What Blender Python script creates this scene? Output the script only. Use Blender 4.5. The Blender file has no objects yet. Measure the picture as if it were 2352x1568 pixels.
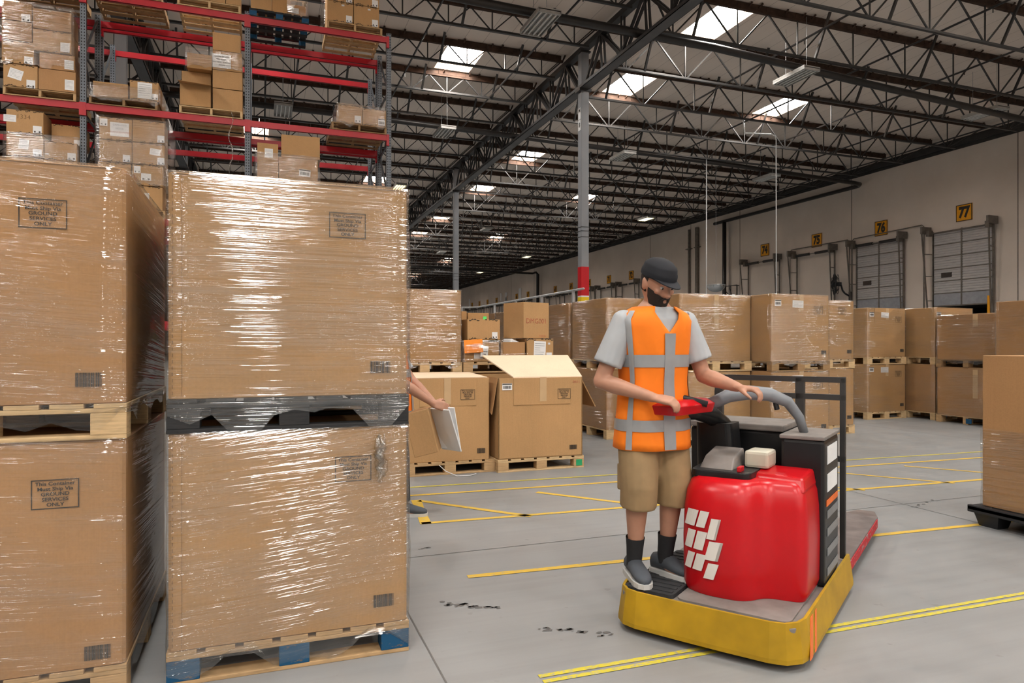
import bpy, bmesh, math, random
from mathutils import Vector, Matrix, Euler
R = math.radians
SC = bpy.context.scene
COL = SC.collection
# ---------------------------------------------------------------- camera, world, light, exposure
YAW = R(20.17)
cd = bpy.data.cameras.new('camera'); cam = bpy.data.objects.new('camera', cd); COL.objects.link(cam)
cd.sensor_width = 36.0; cd.lens = 24.0; cd.shift_y = 8/2352; cd.clip_start = .05; cd.clip_end = 400
cam.location = (0, 0, 1.4); cam.rotation_euler = (R(90), 0, -YAW)
SC.camera = cam
SKYLIGHT_STRENGTH = 60.0
LAMP_STRENGTH = 4.0
SC.view_settings.view_transform = 'Standard'; SC.view_settings.look = 'None'
SC.view_settings.exposure = -.24; SC.view_settings.gamma = 1.0; SC.view_settings.use_curve_mapping = False
SC.cycles.use_denoising = True; SC.cycles.adaptive_threshold = .02
SC.cycles.max_bounces = 7; SC.cycles.diffuse_bounces = 4; SC.cycles.glossy_bounces = 3
SC.cycles.transparent_max_bounces = 16; SC.cycles.transmission_bounces = 4
SC.cycles.sample_clamp_indirect = 10.0
SC.cycles.caustics_reflective = False; SC.cycles.caustics_refractive = False
wd = bpy.data.worlds.new('sky'); SC.world = wd; wd.use_nodes = True
wd.node_tree.nodes['Background'].inputs[0].default_value = (.75, .85, 1, 1)
wd.node_tree.nodes['Background'].inputs[1].default_value = 1.0

# ---------------------------------------------------------------- materials
class NT:
    def __init__(s, name):
        s.m = bpy.data.materials.new(name); s.m.use_nodes = True
        s.t = s.m.node_tree; s.n = s.t.nodes; s.l = s.t.links
        s.b = s.n['Principled BSDF']; s.out = s.n['Material Output']
    def new(s, kind, **kw):
        x = s.n.new('ShaderNode' + kind)
        for k, v in kw.items(): setattr(x, k, v)
        return x
    def link(s, a, b): s.l.new(a, b)
    def coord(s, scale=(1, 1, 1), rot=(0, 0, 0), src='Object'):
        tc = s.new('TexCoord'); mp = s.new('Mapping')
        mp.inputs['Scale'].default_value = scale; mp.inputs['Rotation'].default_value = rot
        s.link(tc.outputs[src], mp.inputs['Vector']); return mp.outputs[0]
    def noise(s, vec, scale=5, detail=3, rough=.55):
        t = s.new('TexNoise'); t.inputs['Scale'].default_value = scale
        t.inputs['Detail'].default_value = detail; t.inputs['Roughness'].default_value = rough
        s.link(vec, t.inputs['Vector']); return t.outputs['Fac']
    def ramp(s, fac, stops):
        r = s.new('ValToRGB'); e = r.color_ramp.elements
        while len(e) < len(stops): e.new(.5)
        for x, (p, c) in zip(e, stops):
            x.position = p; x.color = (*c, 1) if len(c) == 3 else c
        s.link(fac, r.inputs[0]); return r.outputs[0]
    def mix(s, fac, a, b, mode='MIX'):
        x = s.new('Mix', data_type='RGBA', blend_type=mode)
        for sock, v in ((x.inputs[0], fac), (x.inputs[6], a), (x.inputs[7], b)):
            if isinstance(v, (int, float)): sock.default_value = v
            elif isinstance(v, tuple): sock.default_value = (*v, 1)
            else: s.link(v, sock)
        return x.outputs[2]
    def math(s, op, a, b=None, clamp=False):
        x = s.new('Math', operation=op, use_clamp=clamp)
        for i, v in enumerate((a, b)):
            if v is None: continue
            if isinstance(v, (int, float)): x.inputs[i].default_value = v
            else: s.link(v, x.inputs[i])
        return x.outputs[0]
    def bump(s, h, strength=.3, dist=.01):
        x = s.new('Bump'); x.inputs['Strength'].default_value = strength; x.inputs['Distance'].default_value = dist
        s.link(h, x.inputs['Height']); return x.outputs[0]
    def set(s, color=None, rough=None, metal=None, spec=None):
        for k, v in (('Base Color', color), ('Roughness', rough), ('Metallic', metal), ('Specular IOR Level', spec)):
            if v is None: continue
            if isinstance(v, tuple): s.b.inputs[k].default_value = (*v, 1)
            elif isinstance(v, (int, float)): s.b.inputs[k].default_value = v
            else: s.link(v, s.b.inputs[k])

def simple(name, col, rough=.55, metal=0., var=.12, scale=6., spec=.4, bump=0.):
    n = NT(name); f = n.noise(n.coord(), scale)
    lo = tuple(c*(1-var) for c in col); hi = tuple(min(1, c*(1+var)) for c in col)
    n.set(n.ramp(f, [(.3, lo), (.7, hi)]), rough, metal, spec)
    if bump: n.link(n.bump(f, bump, .004), n.b.inputs['Normal'])
    return n.m

def emit(name, col, strength):
    n = NT(name); n.b.inputs['Base Color'].default_value = (*col, 1)
    n.b.inputs['Emission Color'].default_value = (*col, 1); n.b.inputs['Emission Strength'].default_value = strength
    return n.m

def cardboard(name, col, lines=.05):
    n = NT(name); c = n.coord()
    big = n.noise(c, 2.2, 3); fine = n.noise(n.coord((60, 60, 1.2)), 3, 2)
    spk = n.noise(c, 90, 2)
    base = n.ramp(big, [(.3, tuple(x*.93 for x in col)), (.7, tuple(x*1.06 for x in col))])
    base = n.mix(lines*2, base, n.ramp(fine, [(.35, tuple(x*.7 for x in col)), (.65, tuple(x*1.2 for x in col))]))
    base = n.mix(.10, base, n.ramp(spk, [(.35, tuple(x*.55 for x in col)), (.6, tuple(x*1.2 for x in col))]))
    n.set(base, .72, 0, .25)
    n.link(n.bump(fine, .06, .002), n.b.inputs['Normal'])
    return n.m

def wood(name, col, dark=.55):
    n = NT(name)
    g = n.noise(n.coord((3, 3, 40)), 3, 4); k = n.noise(n.coord(), 6, 3)
    base = n.ramp(g, [(.25, tuple(x*dark for x in col)), (.5, col), (.8, tuple(min(1, x*1.18) for x in col))])
    base = n.mix(.35, base, n.ramp(k, [(.35, tuple(x*dark*.8 for x in col)), (.6, col)]))
    n.set(base, .8, 0, .2); n.link(n.bump(g, .25, .004), n.b.inputs['Normal'])
    return n.m

def paint_worn(name, col, under, amount=.45):
    n = NT(name); f = n.noise(n.coord((2, 2, 5)), 7, 5, .7)
    n.set(n.ramp(f, [(amount-.04, under), (amount+.04, col)]), .7, 0, .25)
    return n.m

def film_mat(name, seed, tilt, veil=.012, streak=1.0, dens=1.0, gain=1.0, thr=.36):
    """Clear stretch film: mostly transparent, glossy where horizontal wrinkles catch the light."""
    n = NT(name); n.n.remove(n.b)
    tc = n.new('TexCoord'); sx = n.new('SeparateXYZ'); n.link(tc.outputs['Object'], sx.inputs[0])
    u = n.math('ADD', sx.outputs[0], n.math('MULTIPLY', sx.outputs[1], .83))
    def layer(su, sz, slope, off):
        w = n.math('ADD', sx.outputs[2], n.math('MULTIPLY', u, slope))
        cx = n.new('CombineXYZ')
        n.link(n.math('ADD', n.math('MULTIPLY', u, su), off), cx.inputs[0]); n.link(n.math('MULTIPLY', w, sz), cx.inputs[1])
        cx.inputs[2].default_value = off*3.1
        return cx.outputs[0]
    a = n.noise(layer(.22, 44*dens, tilt, seed), 1, 2, .6)
    b = n.noise(layer(.6, 130*dens, tilt*1.8-.03, seed+7), 1, 1.5, .5)
    bigm = n.noise(layer(1.5, 5.5, tilt, seed+3), 1.0, 4, .65)
    mask = n.ramp(bigm, [(thr, (.10,)*3), (thr+.2, (1.,)*3)])
    h = n.math('ADD', a, n.math('MULTIPLY', b, .22))
    bp = n.bump(n.math('MULTIPLY', n.math('SUBTRACT', h, .61), mask), 1.0, .020*streak)
    gl = n.new('BsdfGlossy'); gl.inputs['Roughness'].default_value = .07; n.link(bp, gl.inputs['Normal'])
    lw = n.new('LayerWeight'); lw.inputs['Blend'].default_value = .5
    graze = n.math('MULTIPLY', n.math('POWER', lw.outputs['Facing'], 5.0), .35)
    tr = n.new('BsdfTransparent'); tr.inputs[0].default_value = (.98, .975, .96, 1)
    df = n.new('BsdfDiffuse'); df.inputs[0].default_value = (.86, .85, .83, 1)
    m1 = n.new('MixShader')
    crease = n.ramp(n.math('ABSOLUTE', n.math('SUBTRACT', b, .5)), [(0., (1,)*3), (.03, (0,)*3)])
    n.link(n.math('MULTIPLY', mask, n.math('ADD', n.math('MULTIPLY', crease, .05), veil)), m1.inputs[0])
    n.link(tr.outputs[0], m1.inputs[1]); n.link(df.outputs[0], m1.inputs[2])
    m2 = n.new('MixShader'); n.link(n.math('ADD', graze, n.math('ADD', n.math('MULTIPLY', mask, .10*gain), .05*gain), True), m2.inputs[0])
    n.link(m1.outputs[0], m2.inputs[1]); n.link(gl.outputs[0], m2.inputs[2])
    n.link(m2.outputs[0], n.out.inputs['Surface'])
    return n.m

M = {}
M['card'] = cardboard('cardboard_kraft', (.44, .256, .110))
M['card2'] = cardboard('cardboard_kraft_tan', (.455, .272, .123))
M['card3'] = cardboard('cardboard_kraft_brown', (.40, .222, .098))
M['card_in_lit'] = cardboard('cardboard_inner_lit', (.76, .60, .43), .02)  # inner card, made paler to imitate light from above on the lids
M['card_dark'] = simple('cardboard_edge', (.20, .115, .055), .9)
M['tape'] = simple('packing_tape', (.52, .36, .20), .35, 0, .06)
M['ink'] = simple('printed_ink', (.035, .028, .022), .7)
M['red_ink'] = simple('red_marker_ink', (.42, .10, .06), .7)
M['white'] = simple('white_paper', (.80, .80, .80), .6, 0, .03)
M['orange_paper'] = simple('orange_paper', (.95, .30, .03), .6, 0, .03)
M['green'] = simple('green_tag', (.02, .33, .13), .5)
M['lime'] = simple('lime_tag', (.12, .85, .20), .5)
M['wood'] = wood('pallet_wood', (.50, .33, .17))
M['wood2'] = wood('pallet_wood_pale', (.62, .44, .24))
M['wood3'] = wood('pallet_wood_weathered', (.32, .20, .10))
M['blue'] = paint_worn('pallet_blue', (.010, .075, .165), (.20, .13, .07), .36)
M['blackwood'] = wood('pallet_black', (.035, .035, .036), .6)
M['black'] = simple('black_plastic', (.018, .018, .02), .45)
M['steel_black'] = simple('black_steel', (.030, .028, .027), .42, 0, .25, 3, .5)
M['top_chord'] = simple('brown_nailer', (.055, .032, .022), .8, 0, .4, 5, .2)
M['clip'] = simple('brown_hanger', (.13, .06, .03), .7, 0, .3, 8, .2)
M['girder'] = simple('dark_girder_steel', (.032, .030, .030), .5, 0, .2, 2)
M['girder_grey'] = simple('grey_girder_steel', (.075, .073, .074), .45, 0, .2, 2)
M['pipe'] = simple('black_pipe', (.022, .019, .018), .38, 0, .25, 3)
M['post'] = simple('column_grey_paint', (.24, .255, .275), .5, 0, .08, 1.5)
M['red'] = simple('column_red_paint', (.52, .004, .012), .45, 0, .05)
M['yellow'] = simple('column_yellow_paint', (.80, .56, .002), .45, 0, .05)
M['beam_red'] = simple('rack_beam_red', (.42, .012, .022), .38, 0, .15, 2.)
M['wall_'] = None
M['galv'] = simple('galvanised_steel', (.33, .34, .35), .4, .6, .12)
M['conduit'] = simple('conduit_steel', (.42, .42, .42), .4, .3, .1)
M['conduit_white'] = simple('white_conduit', (.72, .72, .72), .45, 0, .05)
M['track'] = simple('door_track_steel', (.16, .14, .12), .5, .3, .2)
M['track_dark'] = simple('door_spring_black', (.03, .027, .025), .5)
M['sign_y'] = simple('dock_sign_yellow', (.75, .33, .006), .55, 0, .06)
M['lamp_body'] = simple('lamp_housing', (.36, .35, .33), .45, .2, .1)
M['tube_off'] = simple('unlit_tube', (.62, .62, .6), .3)
M['tube_on'] = emit('lit_tube', (1., .90, .52), LAMP_STRENGTH)
M['sky'] = emit('skylight_diffuser', (1., .985, .95), SKYLIGHT_STRENGTH)
M['well'] = simple('skylight_curb', (.62, .42, .28), .7)
M['mirror'] = simple('dome_mirror', (.45, .47, .48), .08, .9, .02)
M['shoe'] = simple('shoe_grey', (.07, .08, .095), .8)
M['sole'] = simple('shoe_sole', (.55, .55, .53), .7)
M['skin'] = simple('skin', (.45, .235, .155), .5, 0, .08, 12)
M['beard'] = simple('dark_hair', (.022, .014, .010), .8)
M['cap'] = simple('black_cap', (.010, .011, .015), .8)
M['vest'] = simple('orange_vest', (.95, .215, .008), .75, 0, .08, 4)
M['reflect'] = simple('reflective_tape', (.33, .34, .35), .35, .2, .08, 8)
M['tee'] = simple('grey_shirt', (.40, .42, .44), .85, 0, .08)
M['khaki'] = simple('khaki_cotton', (.29, .195, .098), .85, 0, .15, 7)
M['sock'] = simple('black_sock', (.02, .02, .022), .9)
M['trousers'] = simple('dark_trousers', (.03, .032, .04), .85)
M['eye'] = simple('eye_white', (.50, .47, .44), .25)
M['iris'] = simple('eye_dark', (.03, .018, .01), .2)
M['lip'] = simple('lips', (.36, .14, .11), .5)
M['truck_red'] = simple('truck_red_paint', (.50, .003, .008), .3, 0, .04, 2, .45)
M['truck_black'] = simple('truck_black_shell', (.010, .010, .011), .35, 0, .2)
M['truck_grey'] = simple('truck_deck_grey', (.20, .18, .165), .6, 0, .18, 9)
M['truck_dark'] = simple('truck_mat', (.028, .029, .031), .75, 0, .3, 20)
M['truck_yellow'] = simple('truck_bumper_yellow', (.40, .235, .006), .5, 0, .2, 5)
M['truck_orange'] = simple('truck_orange_stripe', (.75, .16, .03), .5, 0, .15, 5)
M['fork'] = simple('fork_worn_steel', (.22, .19, .185), .4, .5, .25, 7)
M['fork_red'] = paint_worn('fork_side_red', (.45, .03, .04), (.30, .26, .25), .42)
M['handle_grey'] = simple('control_grey', (.20, .215, .235), .4, 0, .15)
M['cream'] = simple('cream_connector', (.55, .52, .42), .5)
M['decal'] = simple('decal_white', (.72, .69, .64), .5, 0, .05)
FILM = [film_mat('stretch_film_a', 1.7, .02, gain=1.5), film_mat('stretch_film_b', 5.3, -.06, gain=1.35),
        film_mat('stretch_film_c', 9.1, .07, gain=1.15, thr=.42), film_mat('stretch_film_light', 14.2, -.02, .015, 1.15, gain=1.4, thr=.33),
        film_mat('stretch_film_quiet', 21.0, .05, .012, 1.05, gain=1.25, thr=.36)]

def perforated(name, col):
    """Rack upright steel with two rows of dark teardrop slots."""
    n = NT(name); tc = n.new('TexCoord'); s = n.new('SeparateXYZ'); n.link(tc.outputs['Object'], s.inputs[0])
    fz = n.math('ABSOLUTE', n.math('SUBTRACT', n.math('FRACT', n.math('MULTIPLY', s.outputs[2], 19.7)), .5))
    cz = n.math('LESS_THAN', fz, .23)
    def rows(ax):
        return n.math('LESS_THAN', n.math('ABSOLUTE', n.math('SUBTRACT', n.math('ABSOLUTE', ax), .021)), .0085)
    g = n.new('NewGeometry'); sg = n.new('SeparateXYZ'); n.link(g.outputs['Normal'], sg.inputs[0])
    isy = n.math('GREATER_THAN', n.math('ABSOLUTE', sg.outputs[1]), .6); isx = n.math('GREATER_THAN', n.math('ABSOLUTE', sg.outputs[0]), .6)
    hole = n.math('MULTIPLY', cz, n.math('ADD', n.math('MULTIPLY', rows(s.outputs[0]), isy), n.math('MULTIPLY', rows(s.outputs[1]), isx)), True)
    base = n.ramp(n.noise(n.coord(), 4), [(.3, tuple(c*.85 for c in col)), (.7, tuple(c*1.1 for c in col))])
    n.set(n.mix(hole, base, (.008, .008, .009)), .45, .1, .4)
    return n.m
M['upright'] = perforated('rack_upright_blue_grey', (.135, .155, .18))
M['upright_brace'] = simple('rack_brace_steel', (.07, .075, .082), .5, .2, .2)

def floor_mat():
    n = NT('concrete_floor'); c = n.coord()
    a = n.noise(c, .35, 5, .6); b = n.noise(c, 2.6, 6, .7); d = n.noise(n.coord((.6, 9, 1), (0, 0, .5)), 1.2, 4, .6)
    base = n.ramp(a, [(.3, (.218, .222, .222)), (.7, (.266, .27, .27))])
    base = n.mix(.4, base, n.ramp(b, [(.3, (.185, .187, .186)), (.55, (.25, .254, .254)), (.8, (.305, .307, .304))]))
    base = n.mix(.22, base, n.ramp(d, [(.35, (.19, .19, .19)), (.55, (.27, .272, .27))]))
    sp = n.noise(c, 11, 2, .5)
    base = n.mix(n.ramp(sp, [(.70, (0,)*3), (.76, (.5,)*3)]), base, (.16, .155, .15))
    n.set(base, n.math('ADD', n.math('MULTIPLY', b, .35), .27), 0, .35)
    n.link(n.bump(b, .05, .003), n.b.inputs['Normal'])
    return n.m
M['floor'] = floor_mat()

def line_mat():
    n = NT('yellow_floor_tape'); f = n.noise(n.coord((5, 5, 5)), 7, 6, .75)
    n.set(n.ramp(f, [(.36, (.36, .33, .22)), (.46, (.62, .40, .045))]), .6, 0, .3); return n.m
M['line'] = line_mat()
def line_mat2():
    n = NT('yellow_floor_paint'); f = n.noise(n.coord((5, 5, 5)), 9, 6, .8)
    n.set(n.ramp(f, [(.40, (.33, .32, .24)), (.5, (.56, .47, .03))]), .6, 0, .3); return n.m
M['line2'] = line_mat2()
M['scuff'] = simple('black_scuff', (.12, .115, .11), .6)

def wall_mat():
    n = NT('painted_tilt_up_wall'); c = n.coord()
    f = n.noise(c, .5, 5, .6); g = n.noise(c, 14, 4, .7)
    base = n.ramp(f, [(.3, (.62, .55, .485)), (.7, (.70, .625, .555))])
    n.set(base, .85, 0, .2); n.link(n.bump(g, .25, .01), n.b.inputs['Normal']); return n.m
M['wall_'] = wall_mat()

def roof_mat():
    n = NT('roof_insulation'); c = n.coord()
    f = n.noise(n.coord((1, .15, 1)), .8, 4, .6)
    tc = n.new('TexCoord'); s = n.new('SeparateXYZ'); n.link(tc.outputs['Object'], s.inputs[0])
    seam = n.math('LESS_THAN', n.math('ABSOLUTE', n.math('SUBTRACT', n.math('FRACT', n.math('MULTIPLY', s.outputs[0], 1.64)), .5)), .012)
    base = n.ramp(f, [(.3, (.72, .63, .555)), (.7, (.80, .71, .63))])
    n.set(n.mix(n.math('MULTIPLY', seam, .55), base, (.17, .13, .11)), .8, 0, .25)
    n.link(n.bump(n.noise(n.coord((3, .6, 1)), 2, 3), .2, .02), n.b.inputs['Normal']); return n.m
M['roof'] = roof_mat()
def door_mat():
    n = NT('dock_door_grey'); f = n.noise(n.coord((.4, 1.2, 10)), 3, 3, .6)
    n.set(n.ramp(f, [(.3, (.42, .405, .40)), (.7, (.52, .505, .50))]), .5, .1, .3); return n.m
M['door'] = door_mat()
M['door_low'] = simple('dock_door_lower_section', (.30, .315, .345), .5, .1, .1)
M['window'] = simple('door_window', (.06, .05, .045), .2)
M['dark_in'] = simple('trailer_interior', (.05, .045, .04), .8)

# ---------------------------------------------------------------- mesh helpers
class MB:
    """Collects quads into one mesh."""
    def __init__(s): s.v = []; s.f = []
    def add(s, vs, fs):
        o = len(s.v); s.v += [tuple(v) for v in vs]; s.f += [tuple(i+o for i in f) for f in fs]; return s
    def box(s, x0, x1, y0, y1, z0, z1):
        return s.add([(x0, y0, z0), (x1, y0, z0), (x1, y1, z0), (x0, y1, z0), (x0, y0, z1), (x1, y0, z1), (x1, y1, z1), (x0, y1, z1)],
                     [(0, 3, 2, 1), (4, 5, 6, 7), (0, 1, 5, 4), (1, 2, 6, 5), (2, 3, 7, 6), (3, 0, 4, 7)])
    def bar(s, a, b, w, h=None, up=(0, 0, 1)):
        """rectangular bar from a to b"""
        a, b = Vector(a), Vector(b); h = w if h is None else h
        d = (b-a).normalized(); u = Vector(up)
        if abs(d.dot(u)) > .95: u = Vector((0, 1, 0)) if abs(d.y) < .9 else Vector((1, 0, 0))
        x = d.cross(u).normalized()*w/2; y = x.cross(d).normalized()*h/2
        vs = [a-x-y, a+x-y, a+x+y, a-x+y, b-x-y, b+x-y, b+x+y, b-x+y]
        return s.add(vs, [(0, 3, 2, 1), (4, 5, 6, 7), (0, 1, 5, 4), (1, 2, 6, 5), (2, 3, 7, 6), (3, 0, 4, 7)])
    def tube(s, pts, r, n=8, caps=True):
        pts = [Vector(p) for p in pts]; k = len(pts); rs = r if isinstance(r, (list, tuple)) else [r]*k
        vs = []; ref = None
        for i, p in enumerate(pts):
            d = (pts[min(i+1, k-1)]-pts[max(i-1, 0)]).normalized()
            if ref is None:
                ref = Vector((0, 0, 1)) if abs(d.z) < .9 else Vector((1, 0, 0))
            x = d.cross(ref)
            if x.length < 1e-4: x = d.orthogonal()
            x.normalize(); y = x.cross(d).normalized(); ref = y
            rr = rs[i]
            rx, ry = rr if isinstance(rr, (list, tuple)) else (rr, rr)
            for j in range(n):
                t = 2*math.pi*j/n; vs.append(p+x*math.cos(t)*rx+y*math.sin(t)*ry)
        fs = [(i*n+j, i*n+(j+1) % n, (i+1)*n+(j+1) % n, (i+1)*n+j) for i in range(k-1) for j in range(n)]
        if caps: fs += [tuple(reversed(range(n))), tuple((k-1)*n+j for j in range(n))]
        return s.add(vs, fs)
    def rings(s, rings, caps=True):
        n = len(rings[0]); k = len(rings); vs = [v for r in rings for v in r]
        fs = [(i*n+j, i*n+(j+1) % n, (i+1)*n+(j+1) % n, (i+1)*n+j) for i in range(k-1) for j in range(n)]
        if caps: fs += [tuple(reversed(range(n))), tuple((k-1)*n+j for j in range(n))]
        return s.add(vs, fs)
    def prism(s, outline, z0, z1):
        n = len(outline)
        return s.add([(x, y, z0) for x, y in outline]+[(x, y, z1) for x, y in outline],
                     [tuple(reversed(range(n))), tuple(range(n, 2*n))]+[(i, (i+1) % n, n+(i+1) % n, n+i) for i in range(n)])
    def ball(s, c, r, n=10, m=7):
        rx, ry, rz = r if isinstance(r, (list, tuple)) else (r, r, r)
        vs = [(c[0], c[1], c[2]-rz)]
        for i in range(1, m):
            ph = -math.pi/2+math.pi*i/m
            for j in range(n):
                t = 2*math.pi*j/n
                vs.append((c[0]+rx*math.cos(ph)*math.cos(t), c[1]+ry*math.cos(ph)*math.sin(t), c[2]+rz*math.sin(ph)))
        vs.append((c[0], c[1], c[2]+rz)); e = len(vs)-1
        fs = [(0, 1+(j+1) % n, 1+j) for j in range(n)]
        fs += [(1+i*n+j, 1+i*n+(j+1) % n, 1+(i+1)*n+(j+1) % n, 1+(i+1)*n+j) for i in range(m-2) for j in range(n)]
        fs += [(e, 1+(m-2)*n+j, 1+(m-2)*n+(j+1) % n) for j in range(n)]
        return s.add(vs, fs)
    def grid(s, fn, nu, nv, closed=False):
        o = [fn(i/nu, j/nv) for j in range(nv+1) for i in range(nu+(0 if closed else 1))]
        w = nu if closed else nu+1
        fs = [(j*w+i, j*w+(i+1) % w, (j+1)*w+(i+1) % w, (j+1)*w+i) for j in range(nv) for i in range(nu)]
        return s.add(o, fs)
    def mesh(s, name, m=None, smooth=False, bevel=0):
        me = bpy.data.meshes.new(name); me.from_pydata(s.v, [], s.f)
        if bevel:
            bm = bmesh.new(); bm.from_mesh(me)
            bmesh.ops.bevel(bm, geom=bm.edges[:], offset=bevel, segments=2, affect='EDGES', profile=.6)
            bm.to_mesh(me); bm.free()
        me.update()
        if smooth:
            me.polygons.foreach_set('use_smooth', [True]*len(me.polygons))
        if m is not None: me.materials.append(m)
        return me

def place(name, me, parent=None, loc=(0, 0, 0), rot=(0, 0, 0)):
    o = bpy.data.objects.new(name, me); COL.objects.link(o)
    o.location = loc; o.rotation_euler = rot
    if parent is not None: o.parent = parent
    return o
def part(name, mb, m, parent, loc=(0, 0, 0), rot=(0, 0, 0), smooth=False, bevel=0):
    return place(name, mb.mesh(name, m, smooth, bevel), parent, loc, rot)
def tag(o, label, cat, group=None, kind=None):
    if label: o['label'] = label
    if cat: o['category'] = cat
    if group: o['group'] = group
    if kind: o['kind'] = kind
    return o
def thing(name, label, cat, loc=(0, 0, 0), rot=0., group=None):
    o = bpy.data.objects.new(name, None); COL.objects.link(o); o.empty_display_size = .1
    o.location = loc; o.rotation_euler = (0, 0, rot)
    return tag(o, label, cat, group)
def struct(name, mb, m, **k):
    return tag(part(name, mb, m, None, **k), None, None, None, 'structure')
CH = {}
def kids(o): return CH.get(o.name) or list(o.children)
def copy_tree(o, loc=None, label=None, parent=None):
    c = o.copy(); COL.objects.link(c); c.parent = parent
    if loc is not None: c.location = loc
    if label: c['label'] = label
    for ch in list(o.children): copy_tree(ch, None, None, c)
    return c
BOXC = {}
def boxmesh(name, sx, sy, sz, m, bevel=.003):
    k = (name, round(sx, 3), round(sy, 3), round(sz, 3), m.name, bevel)
    if k not in BOXC:
        BOXC[k] = MB().box(-sx/2, sx/2, -sy/2, sy/2, -sz/2, sz/2).mesh(name, m, False, bevel)
    return BOXC[k]
TXT = {}
def textmesh(s, size, m, bold=.02, align='CENTER', spacing=1., shear=0., font_scale_x=1.):
    k = (s, round(size, 4), m.name, bold, align, spacing, shear)
    if k in TXT: return TXT[k]
    cu = bpy.data.curves.new('lettering', 'FONT'); cu.body = s; cu.size = size; cu.align_x = align; cu.align_y = 'CENTER'
    cu.offset = bold*size; cu.space_line = spacing; cu.shear = shear; cu.fill_mode = 'FRONT'; cu.resolution_u = 3
    ob = bpy.data.objects.new('lettering', cu); COL.objects.link(ob)
    dg = bpy.context.evaluated_depsgraph_get()
    me = bpy.data.meshes.new_from_object(ob.evaluated_get(dg)); me.name = 'lettering'
    me.materials.clear(); me.materials.append(m)
    bpy.data.objects.remove(ob); bpy.data.curves.remove(cu)
    TXT[k] = me; return me
FRONT = (R(90), 0, 0)          # flat lettering upright, facing -Y
LEFTF = (R(90), 0, R(-90))     # upright, facing -X
def text(name, s, size, m, parent, loc, rot=FRONT, **k):
    return place(name, textmesh(s, size, m, **k), parent, loc, rot)
# ================================================================ the building
XW, YB, YE, XL, ZR = 28.7, -46.0, 122.0, -24.0, 10.70
ORD = ['first', 'second', 'third', 'fourth', 'fifth', 'sixth', 'seventh', 'eighth', 'ninth', 'tenth', 'eleventh', 'twelfth', 'thirteenth', 'fourteenth', 'fifteenth', 'sixteenth', 'seventeenth', 'eighteenth', 'nineteenth', 'twentieth', 'twenty-first', 'twenty-second', 'twenty-third', 'twenty-fourth', 'twenty-fifth', 'twenty-sixth', 'twenty-seventh']
struct('floor', MB().box(XL, XW, YB, YE, -.2, 0), M['floor'])

def holed(mb, u0, u1, v0, v1, holes, fn):
    us = sorted({u0, u1, *[h[0] for h in holes], *[h[1] for h in holes]}); vs = sorted({v0, v1, *[h[2] for h in holes], *[h[3] for h in holes]})
    for i in range(len(us)-1):
        for j in range(len(vs)-1):
            a, b, c, d = us[i], us[i+1], vs[j], vs[j+1]; mu, mv = (a+b)/2, (c+d)/2
            if any(h[0] < mu < h[1] and h[2] < mv < h[3] for h in holes): continue
            mb.add([fn(a, c), fn(b, c), fn(b, d), fn(a, d)], [(0, 1, 2, 3)])
    return mb

BACK = [-40, -30, -21, -12.5, -5]  # skylight rows behind the camera, unseen, added and spaced for their light
SKY = {6.05: BACK+[3.5, 21.3, 38.3, 55.3, 72.3, 89.3],
       12.35: BACK+[8.0, 16.45, 21.3, 31.03, 38.3, 48.05, 55.3, 65.06, 72.3, 82.1, 89.3, 99, 106.3],
       19.1: BACK+[1.5, 8.5, 21.3, 38.3, 55.3, 72.3, 89.3, 106.3],
       -.3: BACK+[1.5, 14.0, 31.03, 48.05, 65.06],
       -6.7: BACK+[3.0, 10., 21.3, 38.3, 55.3], -13: BACK}
SKYNAME = {6.05: 'left of the marked column', 12.35: 'just right of the marked column', 19.1: 'nearest the dock doors',
           -.3: 'over the red pallet rack', -6.7: 'beyond the far end of the red rack', -13: ''}
holes = [(x-.6, x+.6, y-1.1, y+1.1) for x, ys in SKY.items() for y in ys]
roof = holed(MB(), XL, XW+.3, YB, YE, holes, lambda x, y: (x, y, ZR)); roof.f = [tuple(reversed(f)) for f in roof.f]
struct('ceiling', roof, M['roof'])
well = MB()
for (a, b, c, d) in [(-.6, .6, -1.1, 1.1)]:
    for p, q in (((a, c), (b, c)), ((b, c), (b, d)), ((b, d), (a, d)), ((a, d), (a, c))):
        well.add([(*p, 0), (*q, 0), (*q, .26), (*p, .26)], [(0, 1, 2, 3)])
wellm = well.mesh('curb', M['well']); panm = MB().add([(-.6, -1.1, .25), (.6, -1.1, .25), (.6, 1.1, .25), (-.6, 1.1, .25)], [(3, 2, 1, 0)]).mesh('diffuser', M['sky'])
for x, ys in SKY.items():
    vis = [y for y in ys if y > 13]
    for y in ys:
        if y > 13:
            i = vis.index(y)
            lab = f'bright skylight, {ORD[i]} of the row {SKYNAME[x]}'
        else: lab = 'unseen skylight added for its light, above the open floor before the pallet stacks'  # skylights out of view, added to brighten the near floor and stacks
        t = thing('skylight', lab, 'skylight', (x, y, ZR), 0, 'roof skylights' if y > 13 else 'added skylights above the open floor')
        place('curb', wellm, t); place('diffuser', panm, t)

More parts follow.
